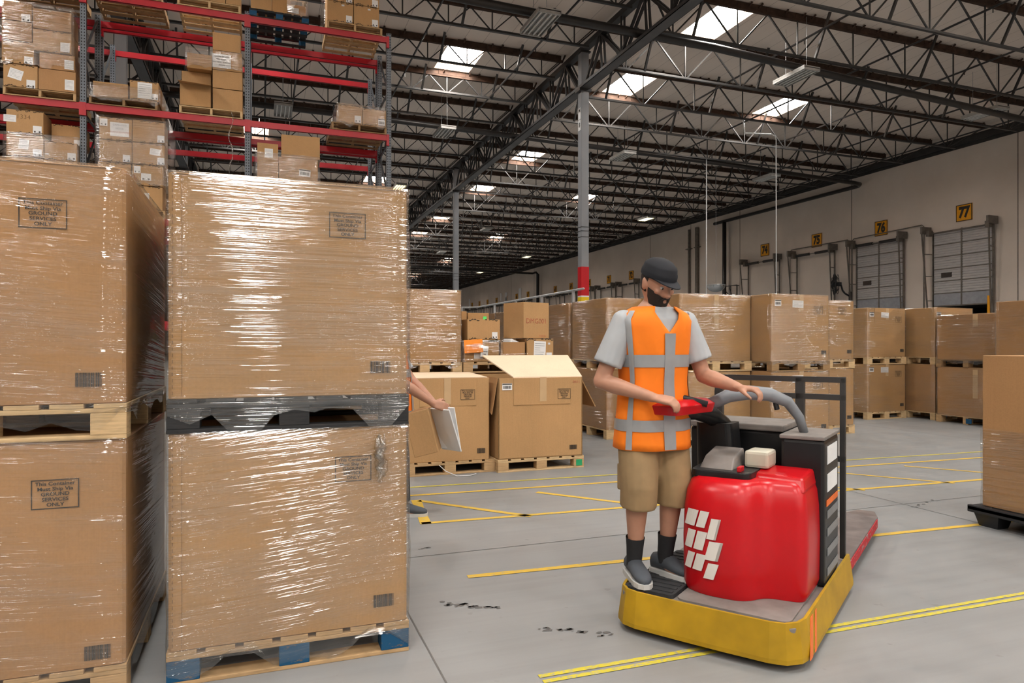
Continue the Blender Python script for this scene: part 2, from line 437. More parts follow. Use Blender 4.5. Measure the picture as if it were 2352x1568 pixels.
# walls
DOORS = {77: 21.12, 76: 25.35, 75: 29.5, 74: 33.62, 72: 49.55, 71: 53.4, 70: 57.3, 69: 61.2, 68: 65.1, 67: 72.8, 66: 76.5, 65: 80.2, 64: 83.9, 63: 87.7, 62: 91.3, 61: 94.9}
wall = holed(MB(), YB, YE, 0, ZR, [(y-1.2, y+1.2, 0, 3.12) for k, y in DOORS.items() if k in (76, 77)], lambda y, z: (XW, y, z))
wall.f = [tuple(reversed(f)) for f in wall.f]
struct('wall_right', wall, M['wall_'])
struct('wall_back', MB().box(XL, XW, YE, YE+.2, 0, ZR), M['wall_'])
struct('wall_left', MB().box(XL-.2, XL, YB, YE, 0, ZR), M['wall_'])
struct('wall_front', MB().box(XL, XW, YB-.2, YB, 0, ZR), M['wall_'])
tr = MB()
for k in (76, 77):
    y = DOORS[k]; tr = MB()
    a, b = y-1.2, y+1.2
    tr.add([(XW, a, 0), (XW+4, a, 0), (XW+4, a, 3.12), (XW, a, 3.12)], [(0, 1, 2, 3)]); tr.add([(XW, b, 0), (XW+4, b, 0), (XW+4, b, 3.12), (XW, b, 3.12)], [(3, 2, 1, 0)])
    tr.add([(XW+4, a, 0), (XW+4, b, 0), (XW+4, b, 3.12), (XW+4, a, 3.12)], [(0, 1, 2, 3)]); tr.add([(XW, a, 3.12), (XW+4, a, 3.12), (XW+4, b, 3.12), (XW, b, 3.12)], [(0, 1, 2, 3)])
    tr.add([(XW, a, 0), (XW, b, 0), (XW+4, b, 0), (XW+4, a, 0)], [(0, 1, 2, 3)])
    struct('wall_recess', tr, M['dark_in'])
for i, y in enumerate((18.84, 27.12, 35.9, 41.2, 46.6, 59.3, 70.9, 78.4)):
    struct(f'trim_{i+1}', MB().box(XW-.012, XW, y-.014, y+.014, 0, 10.3), M['track'])
struct('trim_20', MB().box(XW-.14, XW, YB, YE, 10.12, 10.34).box(XW-.03, XW, YB, YE, 9.98, 10.45), M['steel_black'])

# grey tube columns
def support_post(x, y, label, marked=False, group=None):
    t = thing('support_post', label, 'column', (x, y, 0), 0, group)
    part('shaft', MB().box(-.125, .125, -.125, .125, 0, 10.3), M['post'], t, bevel=.012)
    part('yellow_band', MB().box(-.128, .128, -.128, .128, .0, 2.86), M['yellow'], t)
    part('red_band', MB().box(-.128, .128, -.128, .128, 2.9, 3.78), M['red'], t)
    part('white_band', MB().box(-.1285, .1285, -.1285, .1285, 2.86, 2.9), M['white'], t)
    for z in (4.68, 4.86, 4.98): part('strap', MB().box(-.129, .129, -.129, .129, z, z+.02), M['track_dark'], t)
    part('cap_plate', MB().box(-.17, .17, -.17, .17, 10.3, 10.34).box(-.2, .2, -.16, .16, 9.12, 9.2), M['girder'], t)
    if marked:
        s = part('grid_sign', MB().box(-.134, -.127, -.09, .09, 8.28, 8.62), M['white'], t)
        text('lettering', 'M', .17, M['ink'], s, (-.136, 0, 8.54), LEFTF, bold=.03)
        s2 = part('grid_sign', MB().box(-.134, -.127, -.09, .09, 7.94, 8.26), M['white'], t)
        text('lettering', '8', .2, M['ink'], s2, (-.136, 0, 8.1), LEFTF, bold=.03)
    return t
COLY = [4.27+14.58*i for i in range(9)]
for i, y in enumerate(COLY):
    if i == 0: continue
    lab = {1: 'grey steel column with red and yellow bands, marked M 8, behind the driver',
           2: 'grey steel column standing in line behind the one marked M 8'}.get(i, f'far grey steel column in the row behind the marked one, {ORD[i-1]} from the front')
    support_post(9.25, y, lab, i == 1)
for i, y in enumerate(COLY[1:4]):
    support_post(-3.2, y, ['pale grey column seen through the red rack', 'grey column hidden deep behind the red rack', 'far grey column in the row behind the red rack'][i])

# girders along the column lines
def girder(x, y0, label, detail=True):
    t = thing('roof_girder', label, 'girder', (x, y0, 0), 0, 'roof girders along the columns')
    L = 14.58
    part('top_chord', MB().bar((0, 0, 10.42), (0, L, 10.42), .20, .16), M['girder'], t)
    part('bottom_chord', MB().box(-.16, .16, 0, L, 9.2, 9.215).box(-.16, -.145, 0, L, 9.2, 9.30).box(.145, .16, 0, L, 9.2, 9.30), M['girder_grey'], t)
    web = []
    for k in range(6):
        ya = L*(k+.5)/6
        for s in (-.06, .06):
            web.append(((s, ya, 10.35), (s, ya-.12, 9.28), .05))
            lo = L*k/6 if k else .25; hi = L*(k+1)/6 if k < 5 else L-.25
            web.append(((s, ya-.06, 10.35), (s, lo, 9.28), .065)); web.append(((s, ya+.06, 10.35), (s, hi, 9.28), .065))
            if k: web.append(((s*.8, L*k/6, 9.28), (s*.8, L*k/6, 10.35), .045))
    if detail:
        for a, b, w in web: part('web_member', MB().bar(a, b, w), M['girder'], t)
    else:
        mb = MB()
        for a, b, w in web: mb.bar(a, b, w)
        part('web_bracing', mb, M['girder'], t)
for i in range(1, 8):
    girder(9.25, COLY[i], f'long dark roof girder over the column line, {ORD[i]} span counted into the depth', i < 3)
girder(9.25, COLY[0], 'long dark roof girder running towards the viewer from the column marked M 8')
for i in range(0, 3):
    girder(-3.2, COLY[i], f'dark roof girder above the red pallet rack, {ORD[i]} span into the depth', False)

# open web joists across the bays
JOISTS = {}
def make_joist(bay, mode):
    """bay: x0, x1 of top chord, node list, bottom z; mode 2 = every web bar its own part, 1 = one web part, 0 = one mesh"""
    x0, x1, nodes, zb, zt = bay
    pit = nodes[1]-nodes[0]
    top = MB(); rnd = random.Random(int(x0*10))
    top.box(0, x1-x0, -.05, .05, zt-.06, zt)
    x = 0
    while x < x1-x0-.3:                                    # timber nailer of uneven lengths
        w = rnd.uniform(.9, 1.5); e = min(x+w, x1-x0)
        top.box(x, e-.01, -.055, .055, zt, ZR-.012-rnd.uniform(0, .02)); x = e
    clips = top; x = .35
    while x < x1-x0:
        s = rnd.choice((-1, 1)); clips.bar((x, 0, zt+.03), (x+.02, .19*s, ZR-.03), .05, .03); clips.bar((x+.3, 0, zt+.03), (x+.3, -.16*s, ZR-.03), .045, .03); x += .61
    bot = MB().bar((nodes[0]-.35-x0, 0, zb), (nodes[-1]+.45-x0, 0, zb), .085, .06)
    web = []
    for i, n in enumerate(nodes):
        X = n-x0
        web.append(((X, 0, zb), (X, 0, zt), .032))
        for s in (-1, 1):
            tx = X+s*pit/2
            if 0 < tx < x1-x0: web.append(((X+s*.04, 0, zb), (tx, 0, zt-.03), .038 if pit > 1.5 else .03))
    web.append(((nodes[0]-x0-.05, 0, zb), (.06, 0, zt-.03), .04)); web.append(((nodes[-1]-x0+.1, 0, zb), (x1-x0-.05, 0, zt-.03), .04))
    br = []
    for i in range(0, len(nodes)-1, 2):
        X = nodes[i]-x0+pit*.3
        br.append(((X, 0, zb-.02), (X+.02, -.55, zt+.06), .06))
    return top, clips, bot, web, br
BAYA = (9.37, 28.55, [10.06+2.04*i for i in range(9)], 9.50, 10.55)
BAYB = (-3.1, 9.13, [-2.715+1.2333*i for i in range(10)], 9.97, 10.55)
BAYC = (-15.6, -3.3, [-15.1+1.2333*i for i in range(10)], 9.97, 10.55)
def joist_mesh_parts(bay, mode):
    k = (bay[0], mode)
    if k in JOISTS: return JOISTS[k]
    top, clips, bot, web, br = make_joist(bay, mode); ps = []
    if mode == 0:
        mb = MB()
        for q in (bot,): mb.add(q.v, q.f)
        for a, b, w in web+br: mb.bar(a, b, w)
        me = mb.mesh('joist', M['steel_black'])
        n0 = len(me.polygons); tb = MB().add(top.v, top.f)
        full = MB().add(mb.v, mb.f).add(tb.v, tb.f).mesh('roof_joist', M['steel_black']); full.materials.append(M['top_chord'])
        for p in full.polygons:
            if p.index >= n0: p.material_index = 1
        JOISTS[k] = full; return full
    ps.append(('top_chord', top.mesh('top_chord', M['top_chord']))); ps.append(('bottom_chord', bot.mesh('bottom_chord', M['steel_black'])))
    if mode == 2:
        for a, b, w in web: ps.append(('web_bar', MB().bar(a, b, w).mesh('web_bar', M['steel_black'])))
        for a, b, w in br: ps.append(('brace', MB().bar(a, b, w).mesh('brace', M['steel_black'])))
    else:
        mb = MB()
        for a, b, w in web+br: mb.bar(a, b, w)
        ps.append(('web_bracing', mb.mesh('web_bracing', M['steel_black'])))
    JOISTS[k] = ps; return ps
def joist_row(bay, k0, k1, kd, km, where, group):
    n = 0
    for k in range(k0, k1):
        y = 20.1+2.43*k
        if k < km:
            lab = f'black roof joist {where}, {ORD[n]} row from the top'; n += 1
            t = thing('roof_joist', lab, 'roof joist', (bay[0], y, 0), 0, group)
            for nm, me in joist_mesh_parts(bay, 2 if k < kd else 1): place(nm, me, t)
        else:
            tag(place('roof_joist', joist_mesh_parts(bay, 0), None, (bay[0], y, 0)), f'distant dark roof joist {where}, among the dense far rows', 'roof joist', group+' far away')
joist_row(BAYA, -5, 42, 9, 18, 'over the dock side lane', 'roof joists over the dock side')
joist_row(BAYB, -3, 42, 8, 18, 'of the middle bay', 'roof joists over the middle bay')
joist_row(BAYC, -3, 22, -3, 14, 'behind the red rack', 'roof joists over the left bay')

# sprinkler pipes
def pipe_thing(name, label, cat, pts, r, m, group=None, n=10):
    o = part(name, MB().tube(pts, r, n), m, None, smooth=True); return tag(o, label, cat, group)
pipe_thing('sprinkler_main', 'thick black sprinkler main crossing the roof before the marked column', 'pipe', [(-2, 15.5, 9.66), (6.5, 15.5, 9.52), (11.5, 15.5, 9.47), (17.2, 15.5, 9.2), (26, 15.5, 8.83), (28.4, 15.5, 8.75)], .105, M['pipe'])
t = pipe_thing('sprinkler_main', 'black sprinkler main crossing the roof behind the marked column and turning along the dock wall', 'pipe',
               [(-12, 24.6, 9.55), (4.4, 24.6, 9.5), (9.3, 24.7, 9.45), (20, 25.2, 9.42), (27.6, 25.9, 9.42), (28.05, 26.0, 9.42), (28.3, 26.3, 9.42), (28.3, 38.0, 9.45)], .10, M['pipe'])
pipe_thing('sprinkler_main', 'far black sprinkler main ending in an elbow above the tall far riser', 'pipe',
           [(-12, 66, 9.35), (9.3, 66.4, 9.3), (24, 67.2, 9.0), (27.4, 68.2, 9.1), (28.0, 68.7, 9.3), (28.3, 68.9, 9.1), (28.3, 68.92, 0)], [.11]*5+[.17, .17], M['pipe'])
rz = pipe_thing('riser_pipe', 'tall black riser pipe standing on the dock wall left of door 74', 'pipe', [(28.3, 36.95, 0), (28.3, 36.95, 9.4)], .13, M['pipe'], n=14)
mb = MB().bar((28.3, 36.9, 5.2), (28.3, 35.7, 5.2), .05).bar((28.3, 36.9, 4.95), (28.3, 35.7, 4.0), .04).bar((28.3, 35.7, 5.2), (28.3, 35.7, 4.0), .05).bar((28.3, 36.3, 5.2), (28.3, 36.3, 4.0), .04).bar((28.3, 36.9, 4.0), (28.3, 35.7, 4.0), .05).bar((28.3, 36.5, 5.2), (28.3, 35.9, 4.0), .03)
tag(part('wall_bracket', mb.bar((28.3, 36, 5.2), (XW, 36, 5.2), .05), M['steel_black'], None), 'black triangular steel bracket beside the tall riser', 'bracket')
for i, (y, w) in enumerate(((41.3, .08), (40.3, .13))):
    mb = MB().tube([(XW-w-.02, y, 0), (XW-w-.02, y, 9.6)], w, 8)
    for z in (4.2, 8.2): mb.box(XW-.2, XW-.001, y-.3, y+.3, z, z+.06)
    tag(part('conduit', mb, M['track'], None), ['thin vertical wall conduit left of the thick one', 'thick vertical wall conduit behind the driver'][i], 'conduit')
mb = MB().tube([(28.6, 25.5, 0), (28.6, 27.2, 0)], .01)
for i, pts in enumerate(([(28.62, 27.2, 2), (28.62, 27.2, 6.78), (28.62, 27.3, 6.86), (28.62, 31.3, 6.86), (28.62, 31.42, 6.74), (28.62, 31.42, 2)],
                         [(28.62, 22.95, 2), (28.62, 22.95, 6.84), (28.62, 23.05, 6.93), (28.62, 26.9, 6.86), (28.62, 27.02, 6.76), (28.62, 27.02, 2)])):
    pipe_thing('conduit', ['thin conduit hooked around the door left of the fan', 'thin conduit hooked around the raised door right of the fan'][i], 'conduit', pts, .025, M['track'], None, 6)
for i, x in enumerate((1.05, 4.25, 7.45, 14.35, 17.5, 20.7, 23.9, 27.0)):
    mb = MB().tube([(x, 6, 10.0), (x, 118, 10.0)], .03, 6)
    for k in range(12): mb.tube([(x, 9+3.1*k, 10.0), (x, 9+3.1*k, 9.86)], .014, 5)
    tag(part('sprinkler_branch', mb, M['pipe'], None), f'thin black sprinkler branch pipe, {ORD[i]} from the rack side', 'pipe', 'sprinkler branch pipes')
# white drop conduits
pipe_thing('drop_conduit', 'white conduit hooked over a roof joist and dropping to the boxes', 'conduit', [(16.2, 20.1, 9.46), (16.3, 20.12, 9.0), (17.5, 20.15, 9.1), (17.66, 20.12, 9.03), (17.69, 20.12, 8.9), (17.7, 20.12, 2.2)], .02, M['conduit_white'], None, 8)
pipe_thing('drop_conduit', 'thin white conduit dropping straight down left of the riser pipe', 'conduit', [(18.18, 24.96, 9.47), (18.18, 24.96, 2.2)], .02, M['conduit_white'], None, 8)
# dome mirror on a wire
t = thing('dome_mirror', 'clear convex dome mirror hanging from a wire above the boxes', 'mirror', (19.0, 25.4, 4.0))
part('dome', MB().grid(lambda a, b: (.40*math.sin(b*1.55)*math.cos(a*2*math.pi), .40*math.sin(b*1.55)*math.sin(a*2*math.pi), .05-.30*math.cos(b*1.55)), 24, 8, True), M['mirror'], t, smooth=True)
part('rim', MB().tube([(.41*math.cos(a*R(15)), .41*math.sin(a*R(15)), .06) for a in range(25)], .015, 6), M['galv'], t)
part('wire', MB().tube([(0, 0, .06), (0, 0, 6.69)], .006, 5), M['galv'], t)

# fluorescent lamps
def lamp(x, y, lit, label, z=9.3):
    t = thing('ceiling_lamp', label, 'lamp', (x, y, z), 0, 'fluorescent lamps under the roof')
    part('housing', MB().box(-.28, .28, -.62, .62, .04, .09).box(-.28, -.26, -.62, .62, -.02, .05).box(.26, .28, -.62, .62, -.02, .05), M['lamp_body'], t)
    for q in (-.19, -.065, .065, .19): part('tube', MB().tube([(q, -.58, .0), (q, .58, .0)], .022, 8), M['tube_on' if lit else 'tube_off'], t)
    for q in (-.6, .6): part('end_cap', MB().box(-.27, .27, q-.02, q+.02, -.03, .06), M['lamp_body'], t)
    for q in (-.4, .4): part('hanger', MB().tube([(0, q, .09), (0, q, 10.6-z)], .006, 5), M['galv'], t)
LAMPS = [(6.44, 15.54, 0, 'unlit hanging fluorescent lamp left of the marked column'), (6.4, 24.75, 0, 'unlit hanging lamp right of the rack upright'), (6.5, 34.06, 1, 'lit yellowish lamp at the top corner of the wrapped stack'),
         (14.83, 16.04, 0, 'unlit lamp strip right of the double skylight'), (14.25, 25.31, 0, 'faint unlit lamp right of the marked column'), (23.25, 16.36, 0, 'unlit lamp strip near the top of the dock wall'),
         (22.52, 26.27, 0, 'faint unlit lamp above the white drop conduits'), (22.71, 37.32, 1, 'lit yellowish lamp glowing above the driver'), (22.4, 57.1, 1, 'small lit lamp further back along the dock wall'),
         (22.4, 71.0, 1, 'tiny lit lamp deep along the dock wall'), (.69, 24.3, 0, 'unlit lamp seen through the red rack'), (14.5, 44.5, 0, 'small unlit lamp deep over the middle lane'), (-9, 20, 1, 'lit lamp left behind the rack'), (14.5, 57, 0, 'tiny unlit lamp deep over the lane')]
for a in LAMPS:
    low = a[1] < 30 and a[0] > 0; k = .968 if low else 1
    lamp(a[0]*k, a[1]*k, a[2], a[3], 9.05 if low else 9.3)

# ---------------------------------------------------------------- dock doors and signs
SIGNL = {77: '77 over the door with the orange post', 76: '76 over the raised door right of the wall fan', 75: '75 over the door left of the wall fan', 74: '74 beside the white drop conduit',
         72: '72 just left of the driver\'s head', 71: '71 midway between the driver and the banded column', 70: '70 touching the banded column', 69: '69 just left of the banded column',
         68: '68 second left of the banded column', 67: '67 just left of the tall far riser', 66: '66 beside the white notice with red print', 65: '65 hidden behind a far white notice', 64: '64 past the two white wall notices',
         63: '63 second past the two white wall notices', 62: '62 third past the two white wall notices', 61: '61 farthest along the dock wall'}
def dock_door(num, y, raised, far):
    t = thing(f'door_{num}', None, None, (XW, y, 0)); t['kind'] = 'structure'
    z0 = 3.15 if raised else 0.0; z1 = 6.42 if raised else 3.15
    if not far:
        d = MB(); k = 0; z = z0
        while z < z1-.02:                                   # ribbed sections facing -X
            e = min(z+.11, z1); d.add([(-.09, -1.3, z), (-.09, 1.3, z), (-.115, 1.3, z+.03), (-.115, -1.3, z+.03), (-.115, 1.3, e-.03), (-.115, -1.3, e-.03), (-.09, 1.3, e), (-.09, -1.3, e)], [(1, 0, 3, 2), (2, 3, 5, 4), (4, 5, 7, 6)]); z = e
        d.box(-.088, -.06, -1.3, 1.3, z0, z1)
        part('door_leaf', d, M['door'], t)
        if raised: part('lower_section', MB().box(-.12, -.09, -1.3, 1.3, z0+.02, z0+.56), M['door_low'], t)
        n = 6
        for i in range(n+1):
            zz = z0+(z1-z0)*i/n; part('section_seam', MB().box(-.125, -.10, -1.3, 1.3, zz-.018, zz+.018), M['track'], t)
        part('stile', MB().box(-.135, -.1, -.03, .03, z0, z1+.08), M['track'], t)
        if raised: part('vision_slot', MB().box(-.13, -.1, .45, .95, z0+1.25, z0+1.47), M['window'], t, bevel=.012)
    for s in (-1, 1):
        lad = MB().bar((-.1, s*1.36, 0), (-.10, s*1.36, 6.5), .06).bar((-.14, s*1.36, 0), (-.62, s*1.52, 6.62), .05)
        for zz in (1.2, 2.3, 3.4, 4.5, 5.5, 6.5): lad.bar((-.1, s*1.36, zz), (-.14-.48*zz/6.62, s*(1.36+.16*zz/6.62), zz), .04)
        part('track', lad, M['track'], t)
        part('drum_bracket', MB().box(-.66, -.08, s*1.5-.05, s*1.5+.05, 6.42, 6.74).box(-.45, -.2, s*1.34-.06, s*1.34+.1, 6.3, 6.56), M['track'], t)
        if not (raised and num == 77):
            part('spring', MB().tube([(-.3, s*.22, 6.42), (-.3, s*1.2, 6.42)], .075, 10), M['track_dark'], t)
    part('shaft', MB().tube([(-.3, -1.4, 6.42), (-.3, 1.4, 6.42)], .025, 6), M['track'], t)
    st = thing('dock_number_sign', 'yellow dock number sign '+SIGNL[num], 'sign', (XW-.03, y-.05, 7.15))
    part('plate', MB().box(-.015, .015, -.36, .36, -.36, .36), M['sign_y'], st)
    part('border', MB().box(-.018, -.014, -.36, .36, .33, .36).box(-.018, -.014, -.36, .36, -.36, -.33).box(-.018, -.014, -.36, -.33, -.36, .36).box(-.018, -.014, .33, .36, -.36, .36), M['track_dark'], st)
    n = text('lettering', str(num), .62, M['ink'], st, (-.02, 0, 0), LEFTF, bold=.055, shear=.06); n.scale = (.76, 1.0, 1)
for num, y in DOORS.items(): dock_door(num, y, num in (76, 77), num < 73)
t = thing('orange_post', 'orange safety post at the foot of door 77', 'post', (28.3, 19.75, 0))
part('tube', MB().tube([(0, 0, 0), (0, 0, 3.45)], .05, 10), M['sign_y'], t); part('foot_plate', MB().box(-.12, .12, -.12, .12, 0, .02), M['track'], t)
# wall fan
t = thing('wall_fan', 'black wall fan on a bracket between doors 75 and 76', 'fan', (28.1, 27.45, 4.55), R(-38))
part('guard', MB().tube([(-.15, .55*math.cos(a*R(15))+.02, .55*math.sin(a*R(15))) for a in range(25)], .03, 6).tube([(-.26, .35*math.cos(a*R(15)), .35*math.sin(a*R(15))) for a in range(25)], .015, 5).tube([(-.0, .5*math.cos(a*R(15)), .5*math.sin(a*R(15))) for a in range(25)], .015, 5), M['black'], t)
sp = MB()
for a in range(24):
    c, s_ = math.cos(a*R(15)), math.sin(a*R(15)); sp.tube([(-.3, .06*c, .06*s_), (-.15, .55*c, .55*s_), (.02, .3*c, .3*s_)], .010, 4)
part('spokes', sp, M['black'], t)
for a in range(3):
    bl = MB(); c, s_ = math.cos(a*R(120)), math.sin(a*R(120))
    bl.add([(-.2, .05*c, .05*s_), (-.12, .45*c-.2*s_, .45*s_+.2*c), (-.18, .5*c+.05*s_, .5*s_-.05*c), (-.22, .3*c+.2*s_, .3*s_-.2*c)], [(0, 1, 2, 3), (3, 2, 1, 0)]); part('blade', bl, M['track_dark'], t)
part('motor', MB().tube([(-.28, 0, 0), (.18, 0, 0)], .11, 12), M['black'], t); part('bracket', MB().tube([(.15, 0, 0), (.2, -.25, -.35), (.30, -.30, -.5), (.50, -.05, -.6), (.62, .15, -.62)], .045, 8).box(.55, .68, .05, .28, -.85, -.4), M['black'], t)
# far notices on the dock wall and the hanging sheets
for i, (y, z, w, h) in enumerate(((75.3, 7.45, .8, 1.3), (82.1, 7.5, .55, 1.0), (80.2, 7.4, .7, 1.1), (96.1, 7.6, .6, 1.1))):
    s = tag(part('wall_notice', MB().box(XW-.05, XW-.02, y-w/2, y+w/2, z-h/2, z+h/2), M['white'], None),
            ['white notice with red print hanging far down the dock wall', 'narrow white notice far down the dock wall', 'white notice beside the narrow one on the far dock wall', 'farthest small pale notice on the dock wall'][i], 'notice')
# guard rail beyond the boxes
rl = thing('guard_rail', 'grey steel rail on posts beyond the stacked boxes', 'rail', (0, 0, 0))
part('rail', MB().tube([(8.6, 17.5, 3.0), (8.6, 27.6, 3.0), (8.3, 28.0, 3.0), (-2.0, 28.0, 3.0)], .032, 8), M['conduit'], rl, smooth=True)
for q in [(8.6, 18.2), (8.6, 20.6), (8.6, 23.0), (8.6, 25.4)]+[(8.0-1.55*i, 28.0) for i in range(6)]: part('post', MB().box(q[0]-.035, q[0]+.035, q[1]-.035, q[1]+.035, 0, 3.0), M['conduit'], rl)
part('lower_rail', MB().tube([(8.6, 17.5, 2.2), (8.6, 27.6, 2.2), (8.3, 28.0, 2.2), (-2.0, 28.0, 2.2)], .03, 8), M['conduit'], rl)
sg = thing('lane_sign', 'white triangular hanging sign with a dark red figure 2', 'sign', (4.45, 27.8, 3.05))
part('board', MB().add([(-.42, .0, -.42), (.5, .0, -.42), (.12, .0, .55), (-.02, .0, .55), (-.42, .06, -.42), (.5, .06, -.42), (.12, .06, .55), (-.02, .06, .55)], [(0, 1, 2, 3), (7, 6, 5, 4), (0, 4, 5, 1), (1, 5, 6, 2), (2, 6, 7, 3), (3, 7, 4, 0)]), M['white'], sg)
part('pouch', MB().box(-.45, .52, -.05, .08, -.85, -.5), M['white'], sg, bevel=.05)
text('lettering', '2', .75, M['red_ink'], sg, (.05, -.01, -.02), FRONT, bold=.03)
# ================================================================ floor markings
def stripe(a, b, w, m, n=1):
    a, b = Vector((*a, 0)), Vector((*b, 0)); d = (b-a).normalized(); p = Vector((-d.y, d.x, 0))*w/2
    k = max(2, int((b-a).length/.12)); rnd = random.Random(int(a.x*100+b.y*37)); mb = MB()
    L = []; Rr = []
    for i in range(k+1):
        c = a+(b-a)*i/k; j = 1+rnd.uniform(-.09, .09)
        L.append(c+p*j); Rr.append(c-p*(1+rnd.uniform(-.09, .09)))
    vs = [(v.x, v.y, .0025) for v in L]+[(v.x, v.y, .0025) for v in Rr]
    mb.add(vs, [(i, k+1+i, k+2+i, i+1) for i in range(k)])
    o = part('floor_marking', mb, m, None); o['kind'] = 'structure'; return o
for dy in (-.022, .026):
    stripe((1.1, 2.64+dy), (9.5, 2.50+dy), .028, M['line2'])
stripe((1.17, 3.96), (9.2, 3.52), .052, M['line'])
stripe((1.18, 5.27), (9.0, 4.88), .055, M['line'])
stripe((1.29, 6.28), (9.5, 5.90), .05, M['line'])
stripe((1.36, 6.64), (9.5, 6.25), .04, M['line2'])
stripe((1.31, 6.08), (1.21, 5.24), .085, M['line'])
for i in range(6):
    stripe((1.33+1.13*i, 6.05-.04*i), (2.07+1.13*i, 5.18-.06*i), .06 if i < 2 else .045, M['line'])
rnd = random.Random(5)
for cx, cy, ang, L, n in ((1.05, 3.52, -.5, .36, 26), (1.45, 3.02, -.55, .36, 26), (2.9, 4.0, .2, .3, 8), (5.5, 4.4, .3, .5, 10), (.95, 4.6, .3, .4, 6)):
    mb = MB()
    for i in range(n):
        t = rnd.uniform(-.5, .5)*L; x = cx+t*math.cos(ang)+rnd.gauss(0, .012); y = cy+t*math.sin(ang)+rnd.gauss(0, .012); r = rnd.uniform(.004, .016)
        k = 6; ph = rnd.random()*6
        mb.add([(x+r*1.6*rnd.uniform(.5, 1.3)*math.cos(ph+j*6.283/k), y+r*rnd.uniform(.5, 1.3)*math.sin(ph+j*6.283/k), .0022) for j in range(k)], [tuple(range(k))])
    o = part('floor_marking', mb, M['scuff'], None); o['kind'] = 'structure'
mb = MB()
for x in (.72, 5.3, 9.9): mb.add([(x-.004, -4, .0015), (x+.004, -4, .0015), (x+.004, 60, .0015), (x-.004, 60, .0015)], [(0, 1, 2, 3)])
for y in (4.45, 9.2): mb.add([(-8, y-.004, .0015), (20, y-.004, .0015), (20, y+.004, .0015), (-8, y+.004, .0015)], [(0, 1, 2, 3)])
struct('floor_marking', mb, M['scuff'])

# ================================================================ pallets
def block_pallet(label, x, y, z, w=1.0, d=1.2, mats=('wood', 'wood'), rot=0., group=None, tagged=False, seed=0, film=False):
    """(x, y) = centre, boards along y, blocks and stringer boards along x"""
    t = thing('pallet', label, 'pallet', (x, y, z), rot, group); mt, mbk = M[mats[0]], M[mats[1]]; rnd = random.Random(seed)
    n = 7; bw = w/n*.80
    for i in range(n): place('top_board', boxmesh('top_board', bw, d, .018, mt), t, (-w/2+bw/2+i*(w-bw)/(n-1), 0, .131))
    for s in (-1, 0, 1):
        place('stringer_board', boxmesh('stringer_board', w, .10, .018, mt), t, (0, s*(d/2-.05), .113))
        place('bottom_board', boxmesh('bottom_board', w, .10, .018, mt), t, (0, s*(d/2-.05), .009))
        for q in (-1, 0, 1): place('block', boxmesh('block', .125, .10, .086, mbk), t, (q*(w/2-.063), s*(d/2-.05), .061))
    return t
def stringer_pallet(label, x, y, z, w=1.02, d=1.1, mat='wood', group=None, cheap=False):
    t = thing('pallet', label, 'pallet', (x, y, z), 0, group); m = M[mat]
    for i in range(7): place('top_board', boxmesh('top_board', w, .105, .017, m), t, (0, -d/2+.053+i*(d-.105)/6, .1265))
    for i in range(5): place('bottom_board', boxmesh('bottom_board', w, .105, .017, m), t, (0, -d/2+.053+i*(d-.105)/4, .0085))
    for s in (-1, 0, 1): place('stringer', boxmesh('stringer', .038, d-.004, .101, m), t, (s*(w/2-.021), 0, .0675))
    return t

# ================================================================ big cartons
def ring(w, d, off, bulge, f, z, wob=None, n=9, c=.012):
    pts = []
    for sx, sy, L, ax in ((0, -1, w, 0), (1, 0, d, 1), (0, 1, w, 0), (-1, 0, d, 1)):
        for i in range(n):
            s = -1+2*i/(n-1); s2 = s*(L/2-c)/(L/2)
            o = off+bulge*(1-s*s)*f
            if sx == 0:
                x = s2*L/2*(1 if sy < 0 else -1); y = sy*(d/2+o); 
            else:
                y = s2*L/2*(1 if sx > 0 else -1); x = sx*(w/2+o)
            cx = off if sx == 0 else 0
            if sx == 0: x *= (1+2*off/w)
            else: y *= (1+2*off/d)
            if wob:
                q = wob(x, y, z); x += q*sx; y += q*sy
                pts.append((x, y, z))
            else: pts.append((x, y, z))
    return pts
def bulge_f(t): return max(0, math.sin(math.pi*min(1, max(0, t))))**.8
def carton_body(w, d, h, bulge, m):
    mb = MB(); rs = [ring(w-.012, d-.012, 0, 0, 0, 0)]
    for i in range(11): t = i/10; rs.append(ring(w, d, 0, bulge, bulge_f(t), .004+t*(h-.008)))
    rs.append(ring(w-.012, d-.012, 0, 0, 0, h)); mb.rings(rs)
    me = mb.mesh('body', m, True); me.set_sharp_from_angle(angle=R(38)); return me
def carton_film(w, d, h, bulge, z0, m, seed, top=True, z1=None, amp=.004, ragged=.03, side=1.0):
    rnd = random.Random(seed); ph = [rnd.uniform(0, 6.3) for _ in range(8)]
    def wob(x, y, z): return amp*(math.sin(9*x+5*z+ph[0])+math.sin(7*y-13*z+ph[1])+.6*math.sin(31*z+4*x+ph[2]))/2
    mb = MB(); rs = []; ze = h+.004 if z1 is None else z1
    N = 22
    for i in range(N+1):
        t = i/N; z = z0+t*(ze-z0); rg = ring(w, d, .007+amp, bulge+.004, bulge_f(z/h), z, wob, 13)
        if i == 0 and ragged: rg = [(x, y, zz+ragged*(math.sin(11*x+ph[3])+math.sin(17*y+23*x+ph[4])+rnd.uniform(-.4, .9))*.6) for x, y, zz in rg]
        rs.append(rg)
    if top:
        rs.append(ring(w, d, .002, 0, 0, h+.008, None, 13)); rs.append(ring(w-.16, d-.16, 0, 0, 0, h+.005, None, 13))
    mb.rings(rs, False); return mb.mesh('stretch_wrap', m, True)
BAR = {}
